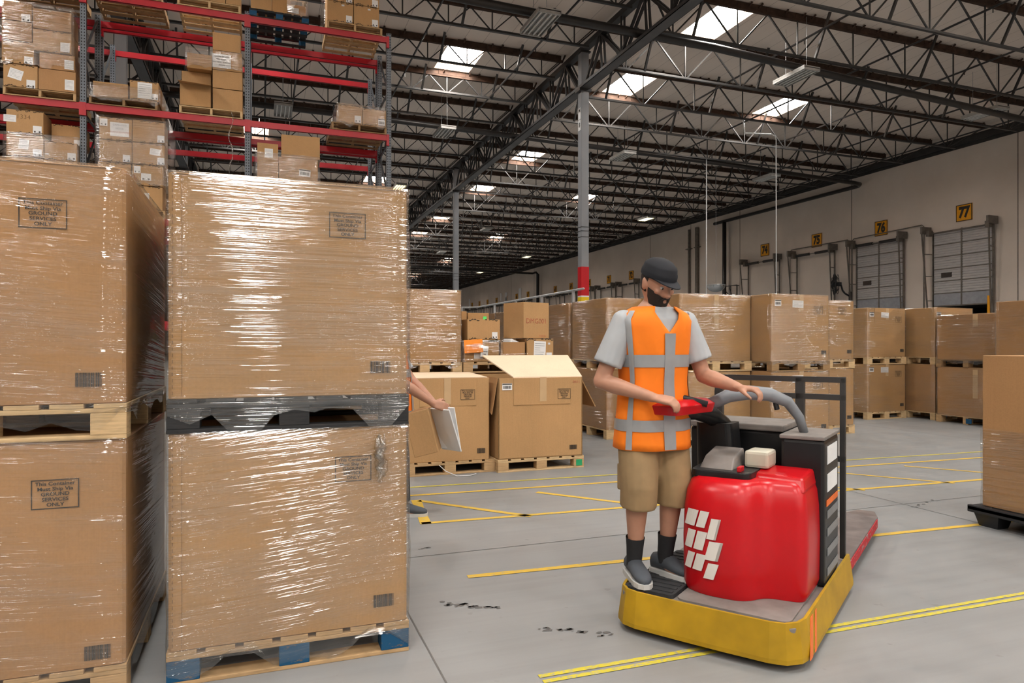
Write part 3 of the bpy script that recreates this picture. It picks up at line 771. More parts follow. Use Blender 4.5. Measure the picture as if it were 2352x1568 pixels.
def barcode_mesh(w, h, seed=1, m=None):
    k = (round(w, 3), round(h, 3), seed)
    if k not in BAR:
        rnd = random.Random(seed); mb = MB(); x = -w/2
        while x < w/2:
            b = rnd.choice((.012, .02, .035, .05))*w; mb.box(x, min(x+b, w/2), -.0006, .0006, -h/2, h/2); x += b+rnd.choice((.012, .018, .03))*w
        BAR[k] = mb.mesh('barcode', M['ink'])
    return BAR[k]
def ship_print(parent, x, z, y, w=.158, h=.112):
    fr = MB(); a, b, q = w/2, h/2, .0035
    fr.box(-a, a, -.0006, .0006, b-q, b).box(-a, a, -.0006, .0006, -b, -b+q).box(-a, -a+q, -.0006, .0006, -b, b).box(a-q, a, -.0006, .0006, -b, b)
    k = ('shipframe', w, h)
    if k not in TXT: TXT[k] = fr.mesh('printed_frame', M['ink'])
    p = place('printed_frame', TXT[k], parent, (x, y, z))
    s = h*.172
    for i, ln in enumerate(('This Container', 'Must Ship Via', 'GROUND', 'SERVICES', 'ONLY')):
        o = text('lettering', ln, s, M['ink'], p, (0, -.0008, b-h*(.145+.178*i)), FRONT, bold=.022); o.scale = (1.12, 1, 1)
    return p
STICK = {}
def sticker(parent, x, z, y, w, h, kind='bar', rot=0., m='white'):
    o = place('label_sticker', boxmesh('label_sticker', w, .0016, h, M[m], 0), parent, (x, y, z), (0, rot, 0))
    if kind == 'bar':
        place('barcode', barcode_mesh(w*.8, h*.42, 3), o, (0, -.0012, -h*.08))
        k = ('stk', round(w, 3), round(h, 3))
        if k not in STICK: STICK[k] = MB().box(-w*.48, w*.48, -.0006, .0006, h*.30, h*.46).mesh('header_band', M['ink'])
        place('header_band', STICK[k], o, (0, -.0012, 0))
    elif kind == 'two':
        for s in (-1, 1): place('barcode', barcode_mesh(w*.2, h*.22, 4), o, (s*w*.27, -.0012, -h*.28))
    elif kind == 'lines':
        k = ('lin', round(w, 3), round(h, 3))
        if k not in STICK:
            mb = MB(); rnd = random.Random(2)
            for i in range(6): mb.box(-w*.42, w*rnd.uniform(.0, .42), -.0005, .0005, h*(.36-.13*i)-h*.012, h*(.36-.13*i)+h*.012)
            STICK[k] = mb.mesh('printed_lines', M['galv'])
        place('printed_lines', STICK[k], o, (0, -.0012, 0))
    return o
def bulk_carton(label, x, y, z, w, d, h, rot=0., m='card', bulge=.012, film=None, fz=-.05, ship=None, bar=None, seam=True, tape=None, stick=None, seed=0, group=None, amp=.004, fz1=None, ragged=.03, cat='carton', tab=False):
    t = thing('bulk_carton', label, cat, (x, y, z), rot, group)
    place('body', carton_body(w, d, h, bulge, M[m]), t)
    yf = -d/2-bulge-.0015
    def yy(px, pz): return -d/2-bulge*(1-(2*px/w)**2)*bulge_f(pz/h)-.002
    if seam:
        s = MB()
        for i in range(int(h/.026)): s.box(-.0012, .0012, -.0008, .0008, .02+i*.026, .034+i*.026)
        s.box(.034, .0355, -.0006, .0006, .01, h-.01)
        k = ('seam', round(h, 2))
        if k not in STICK: STICK[k] = s.mesh('stitched_seam', M['card_dark'])
        place('stitched_seam', STICK[k], t, (-w/2+.016, -d/2-.0025, 0))
        place('top_fold', boxmesh('top_fold', w-.03, .002, .004, M['card_dark'], 0), t, (0, -d/2-.001, h-.006))
    if tab:
        place('front_tab', boxmesh('front_tab', w*.66, .004, .30, M['card2'], .001), t, (.01, yy(0, h-.15)-.001, h-.152)); 
    e = .006 if tab else 0
    if tape: place('tape_strip', boxmesh('tape_strip', .075, .001, tape, M['tape'], 0), t, (.0, yy(0, h-tape/2)-e-.0015, h-tape/2))
    if ship: ship_print(t, ship[0], ship[1], yy(*ship[:2])-e-.001)
    if bar: place('barcode', barcode_mesh(.09, .055, 8), t, (bar[0], yy(*bar)-.0006, bar[1]))
    for q in (stick or []): sticker(t, q[0], q[1], yy(q[0], q[1])-e-.002, q[2], q[3], q[4], q[5] if len(q) > 5 else 0)
    if film is not None: place('stretch_wrap', carton_film(w, d, h, bulge, fz, FILM[film], seed, fz1 is None, fz1, amp, ragged), t)
    return t

# ---- the two wrapped stacks before the viewer
block_pallet('blue block pallet on the floor under the front right wrapped stack', .135, 3.70, 0, 1.0, 1.2, ('wood', 'blue'))
a = bulk_carton('big wrapped carton standing on the blue pallet', .135, 3.695, .14, .985, 1.18, .893, 0, 'card', .010, 1, -.09, (.25, .71), (.385, .105), True, None, None, 3, amp=.005, ragged=.07)
block_pallet('black pallet between the two cartons of the bright wrapped stack', .135, 3.70, 1.035, 1.0, 1.2, ('blackwood', 'blackwood'))
b = bulk_carton('big glossy wrapped carton on the black pallet, top of its stack', .135, 3.695, 1.175, .985, 1.18, .935, 0, 'card', .012, 0, -.10, (.225, .755), (.37, .125), True, None, None, 4, amp=.006, ragged=.07)
block_pallet('wooden pallet on the floor under the stack at the picture edge beside the bright stack', -1.0, 3.66, 0, 1.0, 1.2, ('wood', 'wood'))
bulk_carton('wrapped carton on the floor pallet of the dark-sided stack, below the pale wood pallet', -1.0, 3.655, .14, .99, 1.18, .89, 0, 'card3', .012, 2, -.06, (.26, .69), (.40, .06), True, None, None, 5, amp=.003)
block_pallet('pale wood pallet between the two cartons of the dark-sided stack', -1.0, 3.66, 1.03, 1.0, 1.2, ('wood2', 'wood2'))
bulk_carton('wrapped carton on the pale wood pallet, top of the dark-sided stack', -1.0, 3.655, 1.17, .99, 1.18, .93, 0, 'card3', .012, 2, -.08, (.22, .73), (.37, .095), True, None, None, 6, amp=.003, ragged=.05)
# crumpled film tail on the lower bright carton and film shreds
mb = MB(); rnd = random.Random(8)
for k in range(7):
    p = [Vector((.50+rnd.uniform(-.02, .02), 3.075+rnd.uniform(-.02, .0), 1.0-.03*i+rnd.uniform(-.01, .01))) for i in range(6+k % 3)]
    mb.tube(p, [.004+.012*math.sin(3.1*i/len(p)) for i in range(len(p))], 5)
tag(part('film_tail', mb, FILM[3], None, smooth=True), 'crumpled tail of clear film hanging on the lower carton of the bright stack', 'film')

# ---- the two unwrapped cartons in the middle
block_pallet('wooden pallet under the flat-topped open carton behind the walking arm', 1.92, 7.76, 0, 1.02, 1.2, ('wood', 'wood'))
bulk_carton('unwrapped kraft carton with crumpled taped front flap', 1.91, 7.75, .14, .95, 1.15, .90, R(-2), 'card2', .010, None, 0, (.225, .72), (.38, .10), False, .28, [(-.40, .80, .11, .075, 'bar')], tab=True)
mb = MB().add([(-.45, -.57, 0), (.45, -.57, 0), (.45, .2, .025), (-.45, .2, .03), (-.45, -.57, .006), (.45, -.57, .006), (.45, .2, .031), (-.45, .2, .036)], [(0, 3, 2, 1), (4, 5, 6, 7), (0, 1, 5, 4), (1, 2, 6, 5), (2, 3, 7, 6), (3, 0, 4, 7)])
cb = [o for o in bpy.data.objects if o.get('label', '').startswith('unwrapped kraft carton with crumpled')][0]
part('lid_flap', mb, M['card_in_lit'], cb, (0, 0, .902))
w_ = wood
t2 = block_pallet('wooden pallet with a green mark under the carton with the raised lid', 2.95, 7.66, 0, 1.04, 1.2, ('wood2', 'wood'))
place('green_mark', boxmesh('green_mark', .075, .002, .07, M['green'], 0), t2, (.46, -.602, .06))
c2 = thing('bulk_carton', 'open kraft carton with its lid flap raised like a desk', 'carton', (2.955, 7.64, .14), R(-1))
wb = MB(); W_, D_, H_ = 1.01, 1.15, .895
wb.box(-W_/2, W_/2, -D_/2, -D_/2+.012, 0, H_).box(-W_/2, W_/2, D_/2-.012, D_/2, 0, H_).box(-W_/2, -W_/2+.012, -D_/2, D_/2, 0, H_).box(W_/2-.012, W_/2, -D_/2, D_/2, 0, H_).box(-W_/2, W_/2, -D_/2, D_/2, 0, .012)
part('body', wb, M['card2'], c2)
part('front_tab', MB().box(-.33, .35, -.003, .003, -.15, .15), M['card2'], c2, (0, -D_/2-.004, H_-.15), bevel=.001)
place('tape_strip', boxmesh('tape_strip', .08, .001, .27, M['tape'], 0), c2, (.02, -D_/2-.009, H_-.13))
ship_print(c2, .275, .71, -D_/2-.010); place('barcode', barcode_mesh(.09, .05, 8), c2, (.39, -D_/2-.003, .10)); sticker(c2, -.405, .80, -D_/2-.004, .115, .075, 'bar')
text('handwriting', '0411', .045, M['red_ink'], c2, (.43, -D_/2-.004, .84), FRONT, bold=-.01)
part('lid_flap', MB().add([(-.33, -.575, .0), (.50, -.575, .0), (.60, .06, .23), (-.5, .06, .23), (-.33, -.572, .012), (.50, -.572, .012), (.60, .055, .242), (-.5, .055, .242)], [(0, 3, 2, 1), (4, 5, 6, 7), (0, 1, 5, 4), (1, 2, 6, 5), (2, 3, 7, 6), (3, 0, 4, 7)]), M['card_in_lit'], c2, (0, 0, H_))
part('side_flap', MB().add([(.508, -.5, .0), (.508, .5, 0), (.74, .45, -.36), (.74, -.42, -.36), (.518, -.5, .006), (.518, .5, .006), (.75, .45, -.354), (.75, -.42, -.354)], [(0, 3, 2, 1), (4, 5, 6, 7), (0, 1, 5, 4), (1, 2, 6, 5), (2, 3, 7, 6), (3, 0, 4, 7)]), M['card3'], c2, (0, 0, H_))
part('side_flap', MB().add([(-.505, -.56, .0), (-.505, .5, 0), (-.60, .45, .02), (-.56, -.52, -.40), (-.515, -.56, .006), (-.515, .5, .006), (-.61, .45, .026), (-.57, -.52, -.40)], [(0, 3, 2, 1), (4, 5, 6, 7), (0, 1, 5, 4), (1, 2, 6, 5), (2, 3, 7, 6), (3, 0, 4, 7)]), M['card3'], c2, (0, 0, H_))
tag(part('loose_strap', MB().tube([(1.78, 7.1, .12), (1.84, 7.05, .06), (1.95, 7.0, .012), (2.1, 7.0, .008), (2.18, 7.06, .01)], .004, 5), M['conduit_white'], None), 'loose white plastic strap trailing from under the crumpled carton', 'strap')

# ---- stacks of wrapped cartons: two levels each
def stack(x0, yf, w, d, lo, up, mats=('card', 'card'), film=(0, 3), pal=('wood2', 'wood2'), hs=(.895, .92), seed=0, det=None, det2=None, rot=0.):
    xc, yc = x0+w/2, yf+d/2
    if lo[0]: block_pallet(lo[0], xc, yc, 0, w+.02, d+.02, (pal[0], pal[0]), rot)
    bulk_carton(lo[1], xc, yc, .14, w, d, hs[0], rot, mats[0], .012, film[0], -.02, seed=seed, **(det or {}))
    z = .14+hs[0]
    block_pallet(up[0], xc, yc, z, w+.02, d+.02, (pal[1], pal[1]), rot)
    bulk_carton(up[1], xc, yc, z+.14, w, d, hs[1], rot, mats[1], .014, film[1], -.05, seed=seed+1, **(det2 or {}))
FULL = lambda w, sx=-.36: dict(ship=(w*.27, .76), bar=(w*.40, .12), tape=.3, stick=[(-w*.39, .82, .11, .085, 'bar')])
PAP = lambda w, r=0.: dict(ship=(w*.30, .71), bar=(w*.40, .12), tape=.22, stick=[(-w*.40, .80, .11, .085, 'bar'), (-.06, .79, .19, .10, 'lines', r)])
stack(1.45, 8.42, .95, 1.15, ('floor pallet hidden behind the crumpled carton', 'carton hidden behind the crumpled carton, under a wrapped load'),
      ('pale pallet under the tall wrapped load behind the walking arm', 'wrapped carton with bright film creases on top, right beside the big stack'), film=(None, 0), seed=11, hs=(.90, .915), det2=dict(tape=.0))
# clutter stack: carton + pallet then loose boxes
block_pallet('floor pallet hidden behind the carton with the raised lid', 3.05, 9.0, 0, 1.25, 1.2)
bulk_carton('carton hidden behind the raised lid, carrying the loose boxes', 3.05, 9.0, .14, 1.2, 1.15, .90, 0, 'card3', .01, None, seam=False)
block_pallet('pallet under the loose boxes behind the raised lid', 3.05, 9.0, 1.04, 1.25, 1.2)
stack(5.32, 7.9, 1.18, 1.0, ('pallet on the floor under the driver side stack', 'lower wrapped carton behind the steering arm, below the creased wide one'),
      ('light pallet carrying the wide creased carton beside the driver', 'wide wrapped carton with a diagonal film fold, right beside the driver'), film=(4, 3), seed=21, det=dict(tape=.25), det2=dict(tape=.48, seam=False))
stack(6.52, 7.5, 1.0, 1.2, ('floor pallet of the stack with two white paper notes', 'lower carton with a white paper note behind the truck backrest'),
      ('dark pallet below the upper noted carton behind the backrest', 'upper carton with barcode label and white paper note, below the mirror'), film=(3, 3), pal=('wood3', 'wood3'), seed=23, det=PAP(1.0), det2=PAP(1.0, .03))
stack(7.83, 8.3, 1.0, 1.2, ('floor pallet with a dark block end under the narrow-looking stack', 'lower wrapped carton of the half hidden stack behind the truck'),
      ('torn-film pallet in the half hidden stack behind the truck', 'upper wrapped carton of the half hidden stack, below the wall fan'), film=(4, 0), seed=25, det=dict(ship=(.25, .70), bar=(.40, .12)), det2=dict(ship=(.25, .76), bar=(.40, .12), stick=[(-.16, .80, .19, .10, 'lines', .1)]))
stack(10.65, 9.7, .96, 1.15, ('pale floor pallet below the two noted cartons before door 76', 'lower carton with white note before door 76'),
      ('pale pallet between the two noted cartons before door 76', 'upper carton with tilted white note and front tab before door 76'), film=(4, 4), seed=27, det=PAP(.96), det2=dict(PAP(.96, .06), tab=True), mats=('card', 'card2'))
stack(11.75, 9.2, 1.0, 1.2, ('floor pallet under the stack wedged in the far corner', 'lower carton wedged between the noted stack and the slumped load'),
      ('pallet in the wedged corner stack', 'upper carton with barcode label wedged behind the slumped load'), film=(4, 4), seed=29, det=dict(stick=[(-.40, .80, .11, .085, 'bar')]), det2=dict(stick=[(-.40, .80, .11, .085, 'bar')]), mats=('card3', 'card2'))
stack(11.65, 7.98, 1.2, 1.1, ('floor pallet with one blue block under the slumped load', 'lower slumped wrapped carton with a tape strip, on the pallet with the blue block'),
      ('dark pallet inside the slumped load before door 77', 'upper slumped wrapped carton before door 77'), film=(4, 0), seed=31, hs=(.86, .80), mats=('card3', 'card3'), pal=('wood', 'wood3'))
o = [q for q in bpy.data.objects if q.get('label', '').startswith('floor pallet with one blue')][0]
place('blue_block', boxmesh('blue_block', .01, .10, .086, M['blue'], 0), o, (-.612, -.06, .061))
place('tape_strip', boxmesh('tape_strip', .001, .09, .5, M['tape'], 0), [q for q in bpy.data.objects if q.get('label', '').startswith('lower slumped')][0], (-.616, -.18, .58))
place('tape_strip', boxmesh('tape_strip', .001, .09, .22, M['tape'], 0), [q for q in bpy.data.objects if q.get('label', '').startswith('upper slumped')][0], (-.616, -.18, .69))
stack(11.2, 6.6, 1.05, 1.1, ('floor pallet behind the nearest carton at the picture edge', 'lower wrapped carton hidden behind the carton on the black pallet'),
      ('pallet hidden behind the carton on the black pallet', 'upper plain wrapped carton above the carton on the black pallet'), film=(4, 4), seed=33, mats=('card3', 'card3'))
ROWL = [(9.0, 'right behind the driver\'s shoulder'), (10.33, 'just left of the yellow column band'), (11.62, 'two back from the driver'), (12.92, 'behind the marker-written box'), (14.2, 'farthest of the receding row'),]
for i, (y, w) in enumerate(ROWL):
    stack(4.8, y, 1.15, 1.2, (f'floor pallet of the receding wrapped row, stack {w}', f'lower wrapped carton of the receding row, {w}'),
          (f'pallet between the cartons of the receding row, {w}', f'upper wrapped carton of the receding row, {w}'), film=(4, 0 if i else 3), seed=40+3*i, mats=('card3', 'card3' if i else 'card'), det2=dict(seam=False), det=dict(seam=False))

# ---- near carton on a black plastic pallet at the edge
pp = thing('plastic_pallet', 'black plastic pallet with hollow legs at the picture edge', 'pallet', (5.76, 3.12, 0))
part('deck', MB().box(-.57, .57, -.67, .67, .115, .15).box(-.57, .57, -.67, -.63, .10, .155).box(-.57, -.53, -.67, .67, .10, .155), M['black'], pp, bevel=.006)
for sx in (-1, 0, 1):
    for sy in (-1, 0, 1):
        cx, cy = sx*.46, sy*.54
        part('leg', MB().add([(cx-.06, cy-.07, 0), (cx+.06, cy-.07, 0), (cx+.06, cy+.07, 0), (cx-.06, cy+.07, 0), (cx-.09, cy-.1, .12), (cx+.09, cy-.1, .12), (cx+.09, cy+.1, .12), (cx-.09, cy+.1, .12)], [(0, 3, 2, 1), (4, 5, 6, 7), (0, 1, 5, 4), (1, 2, 6, 5), (2, 3, 7, 6), (3, 0, 4, 7)]), M['black'], pp)
bulk_carton('tall kraft carton wrapped on its lower half, on the black plastic pallet', 5.76, 3.14, .155, 1.0, 1.17, 1.165, 0, 'card3', .012, 4, -.01, None, None, False, None, None, 51, fz1=.60, ragged=0)
# ================================================================ small cartons
EDGE = {}
def edge_print(w):
    k = round(w, 1)
    if k not in EDGE:
        rnd = random.Random(int(k*10)); mb = MB(); x = -w/2+.02
        while x < w/2-.03:
            L = rnd.uniform(.02, .05); s = rnd.choice((-1, 1))
            if rnd.random() < .75:
                pts = [(x+L*i/5, 0, s*.011*math.sin(math.pi*i/5)+rnd.uniform(-.002, .002)) for i in range(6)]; mb.tube(pts, .0052, 4)
            x += L+rnd.choice((.004, .01, .03))
        EDGE[k] = mb.mesh('edge_print', M['ink'])
    return EDGE[k]
def small_carton(label, x0, x1, z0, z1, yf, d=.45, m='card2', group=None, edges=(1, 1), labels=(), rot=0., name='carton'):
    w, h = x1-x0, z1-z0
    t = thing(name, label, 'box', ((x0+x1)/2, yf+d/2, z0), rot, group)
    place('body', boxmesh('body', w-.006, d, h-.004, M[m], .004), t, (0, 0, h/2))
    if edges[0]: place('edge_print', edge_print(w-.03), t, (0, -d/2-.001, h-.012))
    if edges[1]: place('edge_print', edge_print(w-.03), t, (0, -d/2-.001, .014))
    place('lid_seam', boxmesh('lid_seam', w-.02, .003, .004, M['card_dark'], 0), t, (0, 0, h))
    for q in labels: sticker(t, q[0]*w, q[1]*h, -d/2-.002, q[2], q[3], q[4], q[5] if len(q) > 5 else 0, q[6] if len(q) > 6 else 'white')
    return t
def open_carton(label, x0, x1, z0, z1, yf, d=.45, m='card2', flap=None, group=None, rot=0.):
    w, h = x1-x0, z1-z0; q = .006
    t = thing('carton', label, 'box', ((x0+x1)/2, yf+d/2, z0), rot, group); mb = MB()
    mb.box(-w/2, w/2, -d/2, -d/2+q, 0, h).box(-w/2, w/2, d/2-q, d/2, 0, h).box(-w/2, -w/2+q, -d/2, d/2, 0, h).box(w/2-q, w/2, -d/2, d/2, 0, h).box(-w/2, w/2, -d/2, d/2, 0, q)
    part('body', mb, M[m], t)
    if flap == 'front':
        part('flap', MB().add([(-w/2, -d/2, h), (w/2, -d/2, h), (w/2+.01, -d/2-.17, h-.04), (-w/2-.01, -d/2-.17, h-.02), (-w/2, -d/2, h+q), (w/2, -d/2, h+q), (w/2+.01, -d/2-.17, h-.034), (-w/2-.01, -d/2-.17, h-.014)], [(0, 3, 2, 1), (4, 5, 6, 7), (0, 1, 5, 4), (1, 2, 6, 5), (2, 3, 7, 6), (3, 0, 4, 7)]), M[m], t)
    if flap == 'side':
        part('flap', MB().add([(-w/2, -d/2, h), (-w/2, d/2, h), (-w/2-.05, d/2, h+.12), (-w/2-.05, -d/2, h+.12), (-w/2+q, -d/2, h), (-w/2+q, d/2, h), (-w/2-.05+q, d/2, h+.12), (-w/2-.05+q, -d/2, h+.12)], [(0, 3, 2, 1), (4, 5, 6, 7), (0, 1, 5, 4), (1, 2, 6, 5), (2, 3, 7, 6), (3, 0, 4, 7)]), M[m], t)
    return t
def load_wrap(label, x0, x1, z0, z1, yf, d=1.0, film=3, seed=0):
    w, h = x1-x0, z1-z0
    t = place('stretch_wrap', carton_film(w, d, h, .02, 0., FILM[film], seed, True, None, .008, .05), None, ((x0+x1)/2, yf+d/2, z0))
    return tag(t, label, 'wrap')
LB = (.33, .16, .13, .13, 'two')        # usual lower right label

# ================================================================ red pallet rack
PX = [-5.29, -2.77, -.23, 2.29]
def rack(name, label, y0, levels):
    t = thing(name, label, 'pallet rack', (0, y0, 0))
    for i, x in enumerate(PX):
        H = 7.35
        for y in (0, 1.07):
            p = part('post', MB().box(-.045, .045, -.036, .036, 0, H), M['upright'], t, (x, y, 0))
            part('foot_plate', MB().box(-.08, .08, -.07, .07, 0, .012), M['upright_brace'], p)
        z = .25; k = 0
        while z < H-.5:
            part('brace', MB().bar((0, .04, z), (0, 1.03, z), .03, .035), M['upright_brace'], t, (x, 0, 0))
            a, b = (.04, 1.03) if k % 2 == 0 else (1.03, .04)
            if z+1.05 < H: part('brace', MB().bar((0, a, z), (0, b, z+1.0), .03, .035), M['upright_brace'], t, (x, 0, 0))
            z += 1.0; k += 1
    for zc in levels:
        for i in range(3):
            for y in (-.036, 1.106):
                x0, x1 = PX[i]+.045, PX[i+1]-.045
                b = part('beam', MB().box(x0, x1, y-.025, y+.025, zc-.055, zc+.055).box(x0, x1, y-.03, y+.0, zc-.055, zc+.02), M['beam_red'], t)
                for x in (x0-.02, x1+.02): part('connector', MB().box(x-.026, x+.026, y-.034, y+.034, zc-.15, zc+.065), M['beam_red'], b)
                if i > 0 and zc < 5 and y > 0: 
                    s = part('beam_label', MB().box(-.14, .14, -.002, .002, -.04, .04), M['white'], b, ((x0+x1)/2+.3, y-.034, zc)); place('barcode', barcode_mesh(.22, .04, 3), s, (0, -.003, .008))
    return t
rack('pallet_rack', 'red beamed steel pallet rack loaded with cartons, facing the viewer', 13.09, (1.75, 3.5, 5.345, 7.21))
rack('pallet_rack', 'mostly empty red pallet rack standing back to back behind the loaded one', 14.40, (1.75, 3.5, 5.345, 7.21))
YF = 12.98; PD = 1.1; PYC = YF+PD/2+.01
def sp(label, x0, x1, z, mat='wood'): return stringer_pallet(label, (x0+x1)/2, PYC+.02, z, x1-x0, PD, mat, None)
Z1, Z2, Z3 = 3.556, 5.401, 7.266
# -- middle level, first bay from the picture edge
sp('wooden rack pallet under the tall wrapped load at the upper picture corner', -3.87, -2.86, Z2)
zt = Z2+.136; G = 'cartons of the tall wrapped rack load'
for lab, a, b, c, d, m, lb in [
    ('carton with taped torn notes and red marker, bottom of the tall rack load', -3.86, -3.39, zt, zt+.36, 'card2', [(.3, .18, .12, .13, 'two'), (-.14, .55, .19, .16, 'lines', .25)]),
    ('bottom carton with signed white label beside the rack post', -3.385, -2.86, zt, zt+.34, 'card3', [(.33, .35, .13, .17, 'lines')]),
    ('wide shaded carton with signed label, second from the bottom beside the post', -3.37, -2.87, zt+.345, zt+.60, 'card3', [(.33, .40, .13, .15, 'lines')]),
    ('left carton of the tall load above the taped notes', -3.88, -3.44, zt+.37, zt+.73, 'card2', [(.33, .2, .12, .12, 'two')]),
    ('carton with signed label high in the tall load beside the post', -3.46, -2.92, zt+.62, zt+.97, 'card2', [(.33, .3, .13, .15, 'lines')]),
    ('left carton of the tall load below its top carton', -3.88, -3.47, zt+.74, zt+1.05, 'card3', []),
    ('top carton of the tall load beside the post', -3.46, -2.92, zt+.98, zt+1.30, 'card3', []),
    ('top left carton of the tall load at the upper picture corner', -3.88, -3.47, zt+1.06, zt+1.36, 'card3', [(.3, .2, .12, .12, 'two')])]:
    small_carton(lab, a, b, c, d, YF+.02, .46, m, G, (m == 'card2', m == 'card2'), lb)
load_wrap('bright crinkled film around the tall rack load', -3.90, -2.89, zt+.36, zt+1.37, YF+.0, 1.05, 0, 3)
# -- lower level, first bay
sp('rack pallet hidden behind the front stack, first bay', -3.85, -2.83, Z1)
z = Z1+.136; G = 'cartons on the lower rack level, first bay'
for lab, a, b, c, d, lb in [
    ('carton numbered 1334 in marker with two white labels', -3.82, -3.31, 4.80, 5.17, [(-.4, .6, .17, .11, 'lines'), (.33, .2, .12, .12, 'two')]),
    ('carton with a tilted white paper below the one numbered 1334', -3.82, -3.31, 4.43, 4.79, [(-.03, .55, .14, .16, 'lines', .12), (.33, .2, .12, .12, 'two')]),
    ('shaded carton set back right of the one numbered 1334', -3.26, -2.80, 4.72, 5.06, [(.33, .15, .12, .11, 'two')]),
    ('carton right of the tilted paper, beside the rack post', -3.30, -2.84, 4.41, 4.71, [(.33, .25, .12, .12, 'two'), (-.42, .3, .05, .03, 'lines')]),
    ('lower carton peeping over the front stack, first bay', -3.82, -3.32, 4.06, 4.42, []), ('lower carton with white label peeping over the front stack beside the post', -3.31, -2.85, 4.05, 4.40, [(.3, .75, .14, .1, 'two')]),
    ('hidden lower carton of the first rack bay', -3.82, -3.32, z, 4.05, []), ('hidden lower carton beside the post of the first rack bay', -3.31, -2.85, z, 4.04, [])]:
    t = small_carton(lab, a, b, c, d, YF+(.25 if 'set back' in lab else .02), .46, 'card2', G, (1, 1), lb)
    if '1334 in' in lab: text('handwriting', '1334', .10, M['card_dark'], t, (-.02, -.232, .26), FRONT, bold=-.012)
load_wrap('loose film around the cartons on the lower rack level, first bay', -3.84, -2.82, 4.06, 4.80, YF, 1.0, 3, 5)
# -- middle level, second bay
sp('dark rack pallet under the low open box and the papered box', -2.68, -1.66, Z2, 'wood3')
open_carton('low open kraft box next to the rack post', -2.62, -2.10, zt, zt+.24, YF+.03, .5, 'card', None)
small_carton('carton with a big white document sheet on the rack', -2.08, -1.64, zt, zt+.33, YF+.03, .95, 'card2', None, (1, 1), [(.02, .52, .22, .27, 'lines'), (.36, .25, .10, .10, 'two')])
load_wrap('slack film hanging around the low open box', -2.66, -1.62, zt-.05, zt+.2, YF+.01, 1.05, 3, 7)
sp('light rack pallet under the tower of kraft boxes', -1.33, -.31, Z2, 'wood2')
G = 'kraft boxes of the rack tower'
open_carton('open kraft box with drooping front flap, bottom of the tower', -1.32, -.82, zt, zt+.38, YF+.03, .5, 'card', 'front', G)
open_carton('tilted open kraft box on the drooping flap box', -1.31, -.83, zt+.385, zt+.66, YF+.22, .5, 'card2', None, G)
small_carton('dented kraft box, bottom of the tower beside the post', -.80, -.31, zt, zt+.36, YF+.04, .5, 'card2', G, (0, 0), [])
small_carton('kraft box above the dented one in the tower', -.80, -.31, zt+.365, zt+.68, YF+.03, .5, 'card2', G, (0, 0), [])
t = small_carton('wrapped box carrying the printed do not throw away note', -.80, -.32, zt+.685, zt+1.02, YF+.03, .5, 'card', G, (0, 0), [(-.19, .48, .30, .24, 'none')])
for i, ln in enumerate(('LOOSE BOXES', 'PER AUDIT', 'DO NOT THROW', 'AWAY')): text('lettering', ln, .036, M['ink'], t, (-.09, -.2545, .235-.05*i), FRONT, bold=.015)
small_carton('top kraft box of the rack tower', -.80, -.34, zt+1.025, zt+1.34, YF+.03, .45, 'card2', G, (0, 0), [])
small_carton('film covered low box beside the printed note', -1.21, -.81, zt+.665, zt+.93, YF+.05, .5, 'card', G, (0, 0), [])
load_wrap('film band around the printed note box', -1.22, -.31, zt+.69, zt+1.0, YF+.0, .55, 3, 8)
mb = MB(); rnd = random.Random(3); pts = [(-.50+.035*math.sin(i*.9)+rnd.uniform(-.006, .006), YF-.006, zt-.02-.085*i) for i in range(14)]
tag(part('film_tail', mb.tube(pts, [.007+.005*(i % 3) for i in range(14)], 5), FILM[3], None, smooth=True), 'long twisted strip of film dangling from the rack tower', 'film')
# -- lower level, second bay
sp('rack pallet with orange edge peeping between the two front stacks', -2.56, -1.54, Z1, 'wood')
G = 'cartons of the wrapped load on the lower rack level'
for lab, a, b, c, d, lb in [
    ('carton with a handwritten white notice, top of the lower wrapped load', -2.53, -2.045, 4.83, 5.20, [(-.36, .75, .11, .12, 'two'), (.12, .48, .28, .23, 'none'), ]),
    ('top carton right of the handwritten notice', -2.04, -1.55, 4.83, 5.20, [(.38, .22, .11, .12, 'two')]),
    ('carton under the handwritten notice', -2.53, -2.045, 4.46, 4.82, [(.33, .2, .11, .12, 'two')]),
    ('carton with crossed white label in the lower wrapped load', -2.04, -1.55, 4.46, 4.82, [(.2, .62, .16, .11, 'lines', .12), (.38, .2, .11, .12, 'two')]),
    ('carton third from the top on the left of the lower load', -2.55, -2.06, 4.11, 4.45, [(.4, .3, .1, .1, 'two')]),
    ('carton with two white labels third from the top', -2.04, -1.58, 4.10, 4.45, [(-.34, .75, .10, .12, 'two'), (-.05, .42, .15, .12, 'two')]),
    ('bottom carton seen through the gap between the front stacks', -2.04, -1.58, Z1+.137, 4.09, [(-.1, .55, .14, .13, 'two')]),
    ('hidden bottom carton of the lower wrapped load', -2.55, -2.06, Z1+.137, 4.10, [])]:
    t = small_carton(lab, a, b, c, d, YF+.03, .46, 'card2', G, (1, 1), lb)
    if 'handwritten white' in lab:
        for i, (ln, mm) in enumerate((('DAMAGED', 'galv'), ('HOLD', 'galv'), ('UNACCOUNTED', 'red_ink'))): text('handwriting', ln, .042, M[mm], t, (.06, -.2345, .25-.06*i), FRONT, bold=-.005)
load_wrap('crinkled film with loose wings around the lower rack load', -2.57, -1.50, 4.10, 5.21, YF, 1.05, 3, 9)
